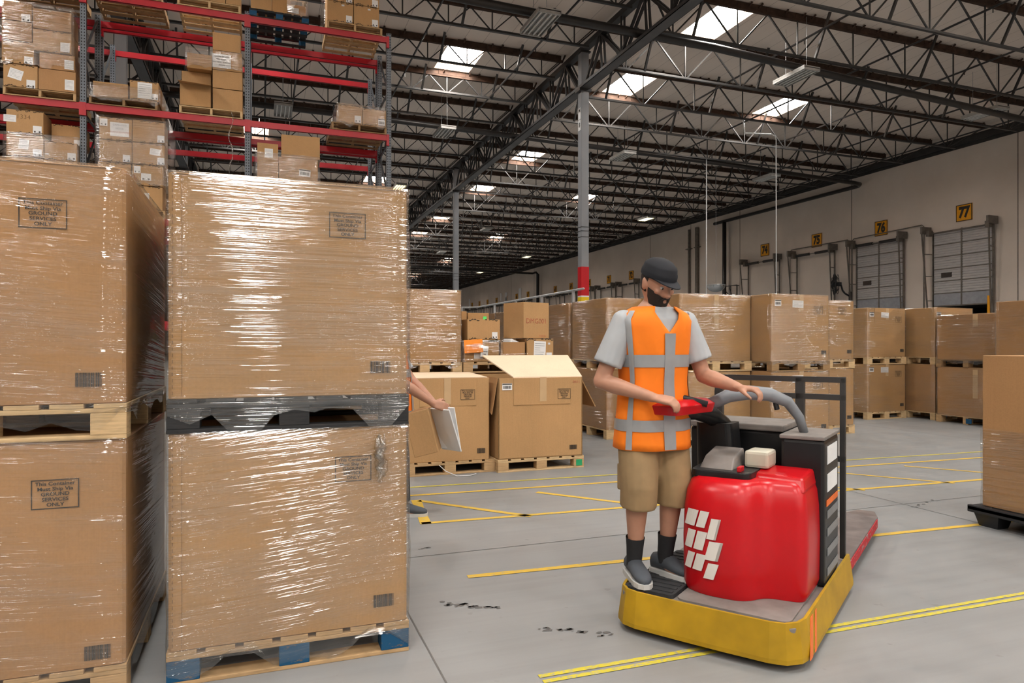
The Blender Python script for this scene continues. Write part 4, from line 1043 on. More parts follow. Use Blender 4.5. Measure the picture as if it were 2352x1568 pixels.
# -- upper level, second bay
sp('wooden pallet on the top rack beam left of the blue one', -1.36, -.34, Z3, 'wood2')
z = Z3+.136
for i in range(4): small_carton(['first', 'second', 'third', 'fourth'][i]+' of four cartons in a row on the top rack beam', -1.35+.255*i, -1.10+.255*i, z, z+.34, YF+.03, .4, 'card2', 'row of four cartons on the top beam', (0, 0), [])
sp('dark pallet seen from below at the top edge of the rack, beside the post', -2.66, -1.6, Z3, 'wood3')
for i in range(2): small_carton(['carton cut by the top edge of the picture, beside the rack post', 'carton cut by the top edge of the picture, away from the post'][i], -2.64+.51*i, -2.14+.51*i, z, z+.4, YF+.03, .4, 'card', None, (0, 0), [])
sp('pallet seen from below in the upper picture corner', -3.9, -2.86, Z3, 'wood3')
small_carton('carton above the upper picture corner of the rack', -3.88, -3.3, z, z+.4, YF+.03, .5, 'card', None, (0, 0), [])
# -- upper level, third bay
bp = block_pallet('blue pallet on the top beam of the rack', .31, PYC+.03, Z3, 1.02, 1.1, ('blackwood', 'blue'))
small_carton('kraft carton with bright film bits on the blue rack pallet', -.18, .18, Z3+.14, Z3+.42, YF+.04, .45, 'card2', None, (0, 0), [])
small_carton('taped carton in the middle of the blue rack pallet', .18, .44, Z3+.14, Z3+.40, YF+.06, .45, 'card', None, (0, 0), [])
t = small_carton('tilted wrapped parcel at the end of the blue rack pallet', .45, .78, Z3+.145, Z3+.42, YF+.25, .4, 'card3', None, (0, 0), [(-.1, .6, .14, .1, 'lines')])
load_wrap('loose film around the tilted parcel on the blue pallet', .43, .80, Z3+.14, Z3+.50, YF+.22, .46, 3, 12)
sp('wooden pallet at the end of the top rack beam', 1.14, 2.16, Z3)
for i, (lab, a, b, c, d) in enumerate([('lower left carton on the end pallet of the top beam', 1.14, 1.62, z, z+.37), ('lower right carton on the end pallet of the top beam', 1.625, 2.10, z, z+.37), ('upper left carton on the end pallet of the top beam', 1.14, 1.62, z+.375, z+.74), ('upper right carton on the end pallet of the top beam', 1.625, 2.10, z+.375, z+.74)]):
    small_carton(lab, a, b, c, d, YF+.03, .46, 'card2', 'four cartons at the end of the top beam', (1, 1), [(.33, .2, .11, .13, 'two'), (.1, .85, .05, .03, 'lines')])
load_wrap('dusty film round the end load of the top beam', 1.12, 2.12, z, z+.72, YF+.30, .75, 4, 13)
# -- middle level, third bay
sp('weathered pallet at the end of the middle rack beam', 1.22, 2.24, Z2, 'wood3')
small_carton('low wrapped carton beside the rack end, left one', 1.35, 1.79, zt, zt+.34, YF+.04, .46, 'card2', 'two low cartons at the rack end', (1, 1), [(.3, .28, .12, .13, 'two')])
small_carton('low wrapped carton beside the rack end, next to the end post', 1.795, 2.23, zt, zt+.32, YF+.04, .46, 'card2', 'two low cartons at the rack end', (1, 1), [(.3, .28, .13, .13, 'bar'), ])
load_wrap('film skirt around the two low cartons at the rack end', 1.32, 2.24, zt-.03, zt+.35, YF+.01, 1.0, 3, 15)
# -- lower level, third bay
sp('rack pallet hidden behind the bright front stack', -.08, .98, Z1)
G = 'cartons of the lower load by the rack post'
small_carton('tall wrapped carton with white label beside the rack post', -.07, .29, 4.40, 5.02, YF+.04, .5, 'card', G, (0, 0), [(.05, .72, .14, .16, 'lines')])
small_carton('wide wrapped carton under the crumpled box on the rack', .295, .98, 4.40, 4.80, YF+.04, .5, 'card', G, (0, 0), [(.16, .35, .20, .13, 'bar', .06)])
small_carton('crumpled kraft box on top of the wrapped rack load', .35, 1.03, 4.805, 5.22, YF+.06, .5, 'card2', G, (0, 0), [], R(-3))
small_carton('hidden carton under the tall one of the rack load', -.07, .29, Z1+.137, 4.395, YF+.04, .5, 'card', G, (0, 0), [])
small_carton('hidden carton under the wide one of the rack load', .295, .98, Z1+.137, 4.395, YF+.04, .5, 'card', G, (0, 0), [])
load_wrap('creased film around the lower load by the rack post', -.09, 1.0, 4.2, 4.84, YF+.01, .58, 0, 17)

# ================================================================ loose boxes behind the raised lid
Y8 = 8.42; zb = 1.182
small_carton('film bundled brown carton under the orange paper', 2.45, 2.92, zb, 1.44, Y8+.02, .5, 'card', None, (0, 0), [(-.1, .3, .12, .07, 'lines')])
load_wrap('dense grey film round the bundle under the orange paper', 2.42, 2.95, zb, 1.455, Y8, .56, 0, 19)
small_carton('brown carton with barcode label on the film bundle', 2.49, 2.94, 1.466, 1.735, Y8+.03, .45, 'card2', None, (1, 1), [(.33, .22, .075, .085, 'two')])
o = tag(part('paper_note', MB().box(-.125, .125, -.0015, .0015, -.085, .085), M['orange_paper'], None, (2.56, Y8-.02, 1.385), (R(-4), R(-3), 0)), 'bright orange paper note on the film bundle', 'paper')
text('lettering', 'HOLD', .04, M['red_ink'], o, (.02, -.003, 0), FRONT, bold=.01)
o = tag(part('paper_note', MB().box(-.05, .05, -.0015, .0015, -.068, .068), M['white'], None, (2.705, Y8-.022, 1.315), (0, R(4), 0)), 'small white printed note beside the orange paper', 'paper')
for i, ln in enumerate(('PALLET', 'OF MIXED', 'ITEMS')): text('lettering', ln, .019, M['ink'], o, (0, -.003, .035-.035*i), FRONT, bold=.02)
open_carton('open kraft box with a foam block inside, in front of the marker-written box', 2.95, 3.30, zb, 1.44, Y8+.05, .4, 'card3', 'side')
tag(part('foam_block', MB().box(-.10, .10, -.09, .09, -.05, .06), M['white'], None, (3.17, Y8+.22, 1.40), (0, R(18), R(20)), bevel=.02), 'white foam block sticking out of the open kraft box', 'foam')
small_carton('carton with a big tilted white sheet, under the marker-written box', 3.315, 3.70, zb, 1.485, Y8+.03, .42, 'card2', None, (1, 0), [(-.02, .52, .17, .22, 'lines', .04), (.33, .78, .03, .025, 'lines'), (.33, .25, .08, .08, 'two')])
d = small_carton('kraft box with DMG001 in red marker, top of the loose pile', 3.20, 3.64, 1.49, 1.975, Y8+.10, .46, 'card2', None, (0, 0), [], R(16))
text('handwriting', 'DMG001', .095, M['red_ink'], d, (.0, -.2325, .23), FRONT, bold=-.012, spacing=1)
text('handwriting', '7/22/24', .04, M['red_ink'], d, (.10, -.2325, .03), FRONT, bold=-.012)
for i in range(2):
    small_carton(['flat carton behind the film bundle, next to the wrapped load', 'flat carton with a lime tag behind the film bundle'][i], 2.42+.25*i, 2.66+.32*i, 1.74, 1.865-.02*i, Y8+.62, .4, 'card', None, (0, 0), [(.3, .3, .05, .05, 'none', 0, 'lime')] if i else [])
small_carton('carton hidden under the two flat cartons', 2.44, 2.98, zb, 1.738, Y8+.63, .38, 'card', None, (0, 0), [])
mb = MB().grid(lambda a, b: (2.9+.5*a, Y8-.01, 1.235+.05*a*(1-.3*b)+.045*b*(1-a*.3)), 8, 2)
tag(part('film_strip', mb, FILM[3], None), 'stretched clear film strip across the open kraft box and the sheeted carton', 'film')
# ================================================================ rider pallet truck (x = along the forks, y = to its left, z up)
TA = math.atan2(.572, .82)
tk = thing('pallet_truck', 'red and black rider pallet truck with yellow bumper and long forks, under the driver', 'pallet truck', (1.92, 2.64, 0), TA)
def rounded_plan(pts, r, n=5):
    out = []; k = len(pts)
    for i in range(k):
        p = Vector(pts[i]); a = (Vector(pts[i-1])-p); b = (Vector(pts[(i+1) % k])-p)
        rr = min(r[i] if isinstance(r, (list, tuple)) else r, a.length*.49, b.length*.49)
        if rr < 1e-4: out.append(tuple(p)); continue
        s, e = p+a.normalized()*rr, p+b.normalized()*rr
        for j in range(n+1):
            t = j/n; q = s*(1-t)**2+p*2*t*(1-t)+e*t*t; out.append((q.x, q.y))
    return out
deck = rounded_plan([(-.02, -.40), (1.16, -.40), (1.16, .44), (-.02, .44)], [.09, .03, .03, .09])
part('chassis', MB().prism(deck, .05, .185), M['truck_grey'], tk, bevel=.006)
part('deck_plate', MB().prism(rounded_plan([(.03, -.36), (.70, -.36), (.70, .16), (.03, .16)], .05), .185, .194), M['truck_grey'], tk)
part('floor_mat', MB().prism(rounded_plan([(.02, .17), (.74, .17), (.74, .425), (.02, .425)], .03), .185, .205), M['truck_dark'], tk)
mb = MB()
for i in range(13): mb.box(.05+.052*i, .075+.052*i, .185, .41, .205, .209)
part('mat_ribs', mb, M['truck_dark'], tk)
# skirt bumper: outline offset strip around the near end and both flanks
def skirt(pts, z0, z1, flare, th):
    mb = MB(); k = len(pts); V = [Vector(p) for p in pts]; rows = []
    for i, p in enumerate(V):
        d = (V[min(i+1, k-1)]-V[max(i-1, 0)]).normalized(); nrm = Vector((d.y, -d.x)); rows.append((p, nrm))
    vs = []
    for p, nm in rows:
        for off, z in ((0, z1), (th*.6, z1), (th+flare, z0+.02), (th+flare, z0), (0, z0)): q = p+nm*off; vs.append((q.x, q.y, z))
    fs = [(i*5+j, i*5+(j+1) % 5, (i+1)*5+(j+1) % 5, (i+1)*5+j) for i in range(k-1) for j in range(5)]
    return mb.add(vs, fs+[(4, 3, 2, 1, 0), tuple((k-1)*5+j for j in range(5))])
edge = [(.30, .44), (.10, .44), (.04, .425), (-.005, .385), (-.02, .33), (-.025, .1), (-.025, -.1), (-.02, -.29), (-.005, -.345), (.04, -.385), (.10, -.40), (.5, -.40), (1.22, -.40)]
part('bumper', skirt(edge, .035, .205, .012, .022), M['truck_yellow'], tk)
for x, w in ((.06, .05), (.16, .03)):
    part('orange_stripe', MB().add([(x, -.4365, .04), (x+w, -.4365, .04), (x+w+.10, -.4165, .19), (x+.10, -.4165, .19), (x, -.4385, .04), (x+w, -.4385, .04), (x+w+.10, -.4185, .19), (x+.10, -.4185, .19)], [(0, 1, 2, 3), (7, 6, 5, 4), (0, 4, 5, 1), (1, 5, 6, 2), (2, 6, 7, 3), (3, 7, 4, 0)]), M['truck_orange'], tk)
part('orange_stripe', MB().box(-.052, -.046, .30, .36, .07, .19), M['truck_orange'], tk, rot=(0, 0, R(-12)))
# red hood: bulged nose, stepped flank
HOOD = rounded_plan([(.62, .20), (.20, .20), (.135, .08), (.145, -.13), (.27, -.20), (.30, -.375), (.62, -.375)], [.03, .10, .10, .09, .05, .05, .03], 6)
def hood_ring(z, s, dx=0.):
    cx, cy = .40, -.07; return [(cx+(x-cx)*s+dx, cy+(y-cy)*s, z) for x, y in HOOD]
mb = MB(); mb.rings([hood_ring(.195, .95), hood_ring(.23, .99), hood_ring(.45, 1.0), hood_ring(.60, .985, .004), hood_ring(.68, .955, .012), hood_ring(.725, .90, .024), hood_ring(.745, .82, .035)])
me = mb.mesh('hood', M['truck_red'], True); me.set_sharp_from_angle(angle=R(50)); place('hood', me, tk)
mb = MB().rings([hood_ring(.63, .992, .006), hood_ring(.70, .965, .014), hood_ring(.76, .90, .035), hood_ring(.775, .84, .045)])
me = MB().rings([[(x, y, z) for x, y, z in ((.33, -.36, .70), (.60, -.36, .70), (.60, -.10, .70), (.36, -.08, .70))], [(x, y, z) for x, y, z in ((.37, -.345, .765), (.60, -.345, .78), (.60, -.11, .78), (.40, -.10, .765))]]).mesh('hood_cap', M['truck_red'], False, .015); place('hood_cap', me, tk)
# instrument tray and connector on the hood top
part('tray', MB().prism(rounded_plan([(.28, -.12), (.60, -.12), (.60, .20), (.26, .17)], .05), .738, .775), M['truck_black'], tk, bevel=.006)
part('console', MB().rings([[(.33, -.02, .77), (.56, -.02, .77), (.56, .15, .77), (.33, .15, .77)], [(.40, -.01, .83), (.56, -.01, .86), (.56, .14, .86), (.40, .14, .83)]]), M['truck_grey'], tk, bevel=.008)
part('red_switch', MB().box(.30, .36, -.07, -.05, .775, .80), M['truck_red'], tk, bevel=.004)
part('battery_connector', MB().box(.46, .62, -.16, -.04, .775, .86), M['cream'], tk, bevel=.015)
# white lettering marks on the nose of the hood
def hood_pt(s, z, off=.004):
    pts = hood_ring(z, .998); k = len(pts); seg = s*(k-1); i = int(seg); f = seg-i; a, b = Vector(pts[i]), Vector(pts[min(i+1, k-1)]); p = a+(b-a)*f
    c = Vector((.40, -.07, z)); n = Vector((p.x-c.x, p.y-c.y, 0)).normalized(); return p+n*off
lens = [0]
hp = hood_ring(.45, 1.0)
def arc_points(y_from, y_to, n):
    """points on the hood outline whose y runs from y_from down to y_to along the nose"""
    out = []
    for j in range(n+1):
        y = y_from+(y_to-y_from)*j/n; best = None
        for i in range(len(hp)-1):
            a, b = hp[i], hp[i+1]
            if (a[1]-y)*(b[1]-y) <= 0 and a[0] < .5 and abs(a[1]-b[1]) > 1e-6:
                f = (y-a[1])/(b[1]-a[1]); best = a[0]+(b[0]-a[0])*f; break
        out.append((best if best is not None else .14, y))
    return out
def mark(y0, y1, z0, z1, shear):
    mb = MB(); n = 5; A = arc_points(y0, y1, n)
    vs = []
    for z, sh in ((z0, 0), (z1, shear)):
        for (x, y), (x2, y2) in zip(A, arc_points(y0-sh, y1-sh, n)): vs.append((x2-.006, y2, z))
    m2 = [(x+.004, y, z) for x, y, z in vs]
    fs = [(i, n+1+i, n+2+i, i+1) for i in range(n)]
    return mb.add(vs+m2, [tuple(reversed(f)) for f in fs]+[tuple(q+2*(n+1) for q in f) for f in fs]+fs)
lg = None
for k, (a, b, z0, z1) in enumerate(((.17, .11, .52, .60), (.10, .055, .52, .60), (.045, .0, .47, .57), (.17, .125, .41, .50), (.115, .065, .41, .50), (.055, -.01, .37, .46), (.17, .13, .31, .39), (.12, .07, .31, .39), (.06, .01, .28, .355))):
    part('white_mark', mark(a, b, z0, z1, .025), M['decal'], tk)
# black bodies behind the hood
part('battery_case', MB().box(.78, 1.14, -.17, .36, .185, .93), M['truck_black'], tk, bevel=.018)
part('battery_lid', MB().box(.76, 1.15, -.16, .36, .93, .965), M['truck_grey'], tk, bevel=.008)
part('motor_cabinet', MB().box(.60, .98, -.395, -.185, .19, .92), M['truck_black'], tk, bevel=.018)
part('cabinet_lid', MB().box(.59, .99, -.397, -.18, .92, .94), M['truck_grey'], tk, bevel=.006)
for z in (.84, .70): part('white_label', MB().box(.66, .92, -.399, -.396, z-.045, z+.045), M['white'], tk)
part('orange_label', MB().box(.64, .94, -.399, -.396, .585, .615), M['truck_orange'], tk)
for z in (.25, .35, .45, .54): part('vent_slot', MB().box(.66, .95, -.399, -.396, z-.02, z+.02), M['galv'], tk)
part('control_column', MB().rings([[(x, y, .2) for x, y in rounded_plan([(.62, .02), (.80, .02), (.80, .26), (.62, .26)], .04)], [(x*.9+.02, y*.8+.04, .98) for x, y in rounded_plan([(.58, .02), (.78, .02), (.78, .26), (.58, .26)], .04)]]), M['truck_black'], tk)
# control arm: black arm, red pod, grey grab loop
part('tiller_arm', MB().tube([(.66, .14, .95), (.55, .16, 1.02), (.42, .20, 1.05), (.30, .24, 1.055)], [.06, .05, .045, .04], 12), M['truck_black'], tk, smooth=True)
part('control_pod', MB().rings([[(x, y, 1.055) for x, y in rounded_plan([(.07, .17), (.44, .10), (.46, .29), (.11, .41)], .05)], [(x, y, 1.10) for x, y in rounded_plan([(.06, .16), (.45, .09), (.47, .30), (.10, .42)], .05)], [(x, y, 1.125) for x, y in rounded_plan([(.11, .19), (.42, .13), (.43, .27), (.15, .37)], .04)]]), M['truck_red'], tk, bevel=.004)
part('grip', MB().tube([(.20, .40, 1.10), (.25, .24, 1.14), (.31, .10, 1.10)], .017, 10), M['black'], tk, smooth=True)
part('grab_loop', MB().tube([(.44, .13, 1.09), (.50, .05, 1.135), (.57, -.03, 1.15), (.64, -.12, 1.14), (.69, -.20, 1.10), (.72, -.25, 1.02), (.74, -.27, .94)], [.032, .036, .038, .036, .03, .025, .022], 12), M['handle_grey'], tk, smooth=True)
part('trigger', MB().tube([(.66, -.14, 1.12), (.67, -.15, 1.06)], .014, 8), M['black'], tk)
# load backrest
part('backrest_post', MB().box(1.17, 1.21, .30, .35, .185, 1.21), M['steel_black'], tk, bevel=.004)
part('backrest_post', MB().box(1.17, 1.21, -.18, -.13, .185, 1.21), M['steel_black'], tk, bevel=.004)
part('backrest_post', MB().box(1.17, 1.20, -.40, -.37, .185, 1.21), M['steel_black'], tk, bevel=.004)
for z in (1.20, 1.10, .75): part('backrest_rail', MB().box(1.17, 1.195, -.40, .35, z-.016, z+.016), M['steel_black'], tk)
# forks
for s in (-1, 1):
    c = .285*s
    mb = MB().rings([[(1.14, c-.115, .06), (1.14, c+.115, .06), (1.14, c+.115, .15), (1.14, c-.115, .15)], [(2.55, c-.115, .07), (2.55, c+.115, .07), (2.55, c+.115, .14), (2.55, c-.115, .14)], [(2.84, c-.06, .085), (2.84, c+.06, .085), (2.84, c+.06, .115), (2.84, c-.06, .115)]])
    f = part('fork', mb, M['fork'], tk, bevel=.006)
    part('side_paint', MB().box(1.16, 2.5, c-.120, c-.1155, .075, .135), M['fork_red'], f)
    part('load_wheel', MB().tube([(2.4, c-.05, .042), (2.4, c+.05, .042)], .042, 14), M['black'], f, smooth=True)
part('drive_wheel', MB().tube([(.40, -.06, .115), (.40, .06, .115)], .115, 18), M['black'], tk, smooth=True)
for s in (-1, 1): part('caster', MB().tube([(.22, s*.3-.03, .05), (.22, s*.3+.03, .05)], .05, 14), M['black'], tk, smooth=True)

# ================================================================ people
def remeshed(mb, voxel, name, m, smooth=3):
    o = place(name, mb.mesh(name, m))
    r = o.modifiers.new('r', 'REMESH'); r.mode = 'VOXEL'; r.voxel_size = voxel; r.use_smooth_shade = True
    s = o.modifiers.new('s', 'SMOOTH'); s.factor = .5; s.iterations = smooth
    dg = bpy.context.evaluated_depsgraph_get()
    me = bpy.data.meshes.new_from_object(o.evaluated_get(dg)); me.name = name
    me.materials.clear(); me.materials.append(m); bpy.data.objects.remove(o)
    me.polygons.foreach_set('use_smooth', [True]*len(me.polygons)); return me
def ell(c, rx, ry, z, n=24, p=2.3):
    out = []
    for j in range(n):
        t = 2*math.pi*j/n; co, si = math.cos(t), math.sin(t)
        out.append((c[0]+rx*math.copysign(abs(co)**(2/p), co), c[1]+ry*math.copysign(abs(si)**(2/p), si), z))
    return out
def lerp_tab(tab, z):
    for a, b in zip(tab, tab[1:]):
        if z <= b[0]:
            f = (z-a[0])/(b[0]-a[0]); f = max(0, min(1, f)); f = f*f*(3-2*f)*.5+f*.5
            return [p+(q-p)*f for p, q in zip(a[1:], b[1:])]
    return list(tab[-1][1:])
TORSO = [(.78, .10, .09), (.86, .170, .120), (.94, .168, .118), (1.06, .152, .108), (1.18, .170, .118), (1.30, .190, .122), (1.38, .192, .108), (1.425, .150, .088), (1.455, .095, .072), (1.49, .060, .062)]
def hand(mb, wrist, fdir, back, thumb_side, curl=(35, 45, 35), spread=1.0):
    """wrist point, finger direction, back-of-hand normal, thumb side +1/-1 along X x Z"""
    X = Vector(fdir).normalized(); Z = Vector(back); Z = (Z-X*Z.dot(X)).normalized(); Y = Z.cross(X)*thumb_side
    P = lambda x, y, z: Vector(wrist)+X*x+Y*y+Z*z
    for y in (-.028, -.010, .010, .028): mb.tube([P(-.02, y*.55, 0), P(.03, y*.85, .002), P(.085, y, .002), P(.093, y, 0)], [.013, .0155, .0135, .011], 8)
    for y, L in ((.029, .070), (.010, .078), (-.010, .072), (-.028, .056)):
        pts = [P(.075, y, 0)]; a = 0; x, z = .085, 0; pts.append(P(x, y, z))
        for c_, l in zip(curl, (.44, .31, .25)):
            a += R(c_); x += L*l*math.cos(a); z -= L*l*math.sin(a); pts.append(P(x, y*spread, z))
        mb.tube(pts, [.010, .0095, .009, .0082, .0065], 8); mb.ball(pts[-1], .0066, 8, 5)
    t = [P(.015, .022, -.004), P(.040, .048, -.012), P(.066, .060, -.026), P(.088, .056, -.040)]
    mb.tube(t, [.015, .0125, .0105, .008], 8); mb.ball(t[-1], .008, 8, 5)
HEADP = [(-.122, .020, .022, .050), (-.116, .038, .040, .044), (-.095, .055, .062, .026), (-.06, .066, .082, .010), (-.02, .072, .092, .002), (.02, .075, .096, -.002), (.06, .075, .096, -.004), (.09, .066, .084, -.006), (.112, .045, .058, -.006), (.124, .018, .022, -.006)]
def head_mesh(mb, M4):
    T = lambda p: tuple(M4 @ Vector(p))
    n = 22; rs = []
    for z, rx, ry, yc in HEADP: rs.append([T(p) for p in ell((0, yc), rx, ry, z, n, 2.15)])
    mb.rings(rs)
    def blob(c, r): 
        b = MB().ball(c, r, 10, 7); mb.add([T(v) for v in b.v], b.f)
    def tb(pts, r):
        b = MB().tube(pts, r, 8); mb.add([T(v) for v in b.v], b.f)
    tb([(0, .092, .012), (0, .104, -.012), (0, .117, -.034), (0, .108, -.042)], [.009, .011, .0135, .010])            # nose
    blob((.012, .103, -.037), (.008, .010, .008)); blob((-.012, .103, -.037), (.008, .010, .008))
    for s in (-1, 1):
        tb([(s*.012, .093, .022), (s*.030, .090, .026), (s*.050, .076, .020)], [.008, .009, .007])   # brow
        blob((s*.042, .068, -.022), (.022, .024, .018)); blob((s*.077, -.005, -.010), (.010, .020, .032))  # cheek, ear
        blob((s*.080, -.012, .006), (.009, .016, .018))
    blob((0, .093, -.064), (.023, .010, .006)); blob((0, .091, -.075), (.020, .010, .007)); blob((0, .080, -.105), (.024, .020, .016))
def build_person(name, label, loc, rz, J, look, voxel=.0075, shorts=True, capm='cap', beard=True, bend=None):
    """J: joint dict in the person's own frame (x right, y front, z up); look = (pitch, yaw) of the head in degrees"""
    t = thing(name, label, 'person', loc, rz)
    sp_ = J['spine']                                   # function z -> (x, y) shift of the trunk
    body = MB()
    body.rings([ell(sp_(z), rx, ry, z+J.get('dz', 0)) for z, rx, ry in [(z, *lerp_tab(TORSO, z)) for z in [.78+.71*i/22 for i in range(23)]]])
    sx, sy = sp_(1.49); nb = Vector((sx, sy, 1.44)); hc = Vector(J['head'])
    body.tube([nb, nb.lerp(hc, .5), hc+Vector((0, -.015, -.02))], [.066, .060, .058], 14)
    M4 = Matrix.Translation(hc) @ Matrix.Rotation(R(look[1]), 4, 'Z') @ Matrix.Rotation(R(-look[0]), 4, 'X')
    head_mesh(body, M4)
    for s in ('R', 'L'):
        sg = 1 if s == 'R' else -1
        sh, el, wr = Vector(J['sh'+s]), Vector(J['el'+s]), Vector(J['wr'+s])
        body.tube([Vector((sx+sg*.10, sy, 1.38)), sh, sh.lerp(el, .3), sh.lerp(el, .75), el], [.062, .060, .053, .044, .042], 12)
        body.ball(tuple(sh), .061, 12, 8); body.ball(tuple(el), .043, 10, 7)
        body.tube([el, el.lerp(wr, .3), el.lerp(wr, .7), wr, wr+(wr-el).normalized()*.02], [.042, .045, .035, .027, .024], 12)
        h = J['hand'+s]; hand(body, wr+(wr-el).normalized()*.015, h[0], h[1], h[2], h[3])
        hp_, kn, an = Vector(J['hip'+s]), Vector(J['kn'+s]), Vector(J['an'+s])
        body.tube([hp_+Vector((0, 0, .06)), hp_, hp_.lerp(kn, .4), hp_.lerp(kn, .85), kn, kn+Vector((0, 0, -.03))], [.075, .088, .078, .060, .056, .055], 14)
        body.ball(tuple(kn), .057, 12, 8)
        body.tube([kn, kn.lerp(an, .28)+Vector(J.get('calf', (0, -.012, 0))), kn.lerp(an, .7), an], [.055, .058, .042, .036], 14)
        td = Vector(J['toe'+s]); td.normalize()
        body.tube([an+Vector((0, 0, .02)), an-Vector((0, 0, .035)), an+td*.08-Vector((0, 0, .055)), an+td*.16-Vector((0, 0, .07))], [.036, .040, .036, .025], 10)
        # shoe
        side = Vector((td.y, -td.x, 0)); sm = MB(); so = MB(); base = Vector((an.x, an.y, an.z-.095))
        prof = [(-.085, .020, .045), (-.075, .036, .085), (-.03, .040, .10), (.03, .042, .095), (.09, .047, .070), (.14, .046, .056), (.175, .036, .046), (.195, .014, .032)]
        def fr(x, w, z0, h): return [tuple(base+td*x+side*w*math.cos(a)+Vector((0, 0, z0+h*(.5+.5*math.sin(a)) if math.sin(a) > 0 else z0+h*.5+h*.5*math.sin(a)*.95))) for a in [2*math.pi*i/14 for i in range(14)]]
        sm.rings([fr(x, w, .018, hh) for x, w, hh in prof]); place('shoe', sm.mesh('shoe', M['shoe'], True), t)
        so.rings([[tuple(base+td*x*1.03+side*w*1.1*q+Vector((0, 0, z))) for q, z in ((-1, 0), (1, 0), (1, .026), (-1, .026))] for x, w, hh in prof]); place('sole', so.mesh('sole', M['sole']), t)
        lc = MB()
        for i in range(4): c = base+td*(.02+.028*i)+Vector((0, 0, .115-.012*i-.004*i*i)); lc.tube([c-side*.03-Vector((0, 0, .012)), c, c+side*.03-Vector((0, 0, .012))], .0035, 5)
        place('laces', lc.mesh('laces', M['sole']), t)
        cf = Vector(J.get('calf', (0, -.012, 0)))*.5; sk = MB().tube([an.lerp(kn, .34)+cf, an.lerp(kn, .18)+cf*.4, an, an-Vector((0, 0, .03))], [.051, .045, .041, .043], 14, False); place('sock', sk.mesh('sock', M['sock'], True), t)
    place('body', remeshed(body, voxel, 'body', M['skin']), t)
    # face
    for s in (-1, 1):
        e = place('eye', MB().ball((0, 0, 0), .0105, 12, 8).mesh('eye', M['eye'], True), t, tuple(M4 @ Vector((s*.031, .0825, .002))))
        place('iris', MB().ball((0, 0, 0), .0062, 10, 6).mesh('iris', M['iris'], True), e, tuple(M4.to_3x3() @ Vector((0, .0062, -.0025))))
    def headshell(z0, z1, off, m, nm, front_cut=None, voxelize=False):
        mb = MB(); rs = []
        for i in range(10):
            z = z0+(z1-z0)*i/9; rx, ry, yc = lerp_tab(HEADP, z); rs.append([tuple(M4 @ Vector(p)) for p in ell((0, yc), rx+off, ry+off, z+(off*.6 if z > .08 else 0), 26, 2.1)])
        mb.rings(rs); me = mb.mesh(nm, m, True); me.set_sharp_from_angle(angle=R(60)); return place(nm, me, t)
    if capm:
        c = headshell(.036, .124, .012, M[capm], 'cap')
        br = MB().grid(lambda a, b: tuple(M4 @ Vector(((.088-.006*b)*math.cos(math.pi*a)*(1-.12*b), .085*math.sin(math.pi*a)+b*.068*math.sin(math.pi*a)+.012, .040-.014*b*math.sin(math.pi*a)))), 16, 4)
        br.v += [(x, y, z-.004) for x, y, z in br.v]; nf = len(br.f); nv = len(br.v)//2
        br.f += [tuple(i+nv for i in reversed(f)) for f in br.f[:nf]]; place('cap_brim', br.mesh('cap_brim', M[capm], True), t)
    hair = MB(); rs = []
    for i in range(7):
        z = -.045+.085*i/6; rx, ry, yc = lerp_tab(HEADP, z); rs.append([tuple(M4 @ Vector((x, min(y, .012), zz))) for x, y, zz in ell((0, yc), rx+.006, ry+.006, z, 24, 2.1)])
    hair.rings(rs); place('hair', hair.mesh('hair', M['beard'], True), t)
    if beard:
        def bf(a, b):
            th = math.pi*(.08+.84*a); z = -.128+.075*b*(1+.55*abs(math.cos(th))**1.5); rx, ry, yc = lerp_tab(HEADP, max(-.122, z))
            return tuple(M4 @ Vector(((rx+.007)*math.cos(th), yc+(ry+.008)*math.sin(th), z)))
        bb = MB().grid(bf, 22, 7); place('beard', bb.mesh('beard', M['beard'], True), t)
        mu = MB().tube([tuple(M4 @ Vector(p)) for p in ((-.032, .088, -.070), (-.015, .103, -.053), (0, .106, -.051), (.015, .103, -.053), (.032, .088, -.070))], [.004, .006, .0055, .006, .004], 8); place('moustache', mu.mesh('moustache', M['beard'], True), t)
    # shirt with short sleeves
    sh = MB(); zz = [.72+.77*i/22 for i in range(23)]
    sh.rings([ell(sp_(z), rx+.014, ry+.014, z) for z, rx, ry in [(z, *lerp_tab([(.72, .19, .135)]+TORSO[1:-1]+[(1.475, .075, .07)], min(z, 1.475))) for z in zz if z < 1.475]])
    for s in ('R', 'L'):
        sg = 1 if s == 'R' else -1; a, el = Vector(J['sh'+s]), Vector(J['el'+s])
        sh.tube([Vector((sx+sg*.10, sy, 1.37)), a, a.lerp(el, .4), a.lerp(el, .72)], [.060, .072, .074, .080], 14); sh.ball(tuple(a), .069, 12, 8)
    place('shirt', remeshed(sh, .009, 'shirt', M['tee'], 4), t)
    # vest: open surface with a V neck and arm holes left by the shirt sleeves
    VT = [(.70, .215, .165), (.86, .205, .155), (.94, .198, .15), (1.06, .185, .142), (1.18, .195, .147), (1.30, .212, .15), (1.38, .224, .142), (1.425, .195, .120), (1.46, .110, .098)]
    def vest_pt(a, z, off=0.):
        th = 2*math.pi*a; rx, ry = lerp_tab(VT, z); c = sp_(z); co, si = math.cos(th), math.sin(th)
        wv = .004*math.sin(7*th+9*z)
        return (c[0]+(rx+off+wv)*math.copysign(abs(co)**.87, co), c[1]+(ry+off+wv)*math.copysign(abs(si)**.87, si), z)
    def ztop(a):
        th = 2*math.pi*a; dv = abs(((a-.25+.5) % 1)-.5)       # front centre at a = .25
        return 1.455-.14*max(0, 1-dv/.07)
    vb = MB().grid(lambda a, b: vest_pt(a, .70+(ztop(a)-.70)*b), 56, 20, True)
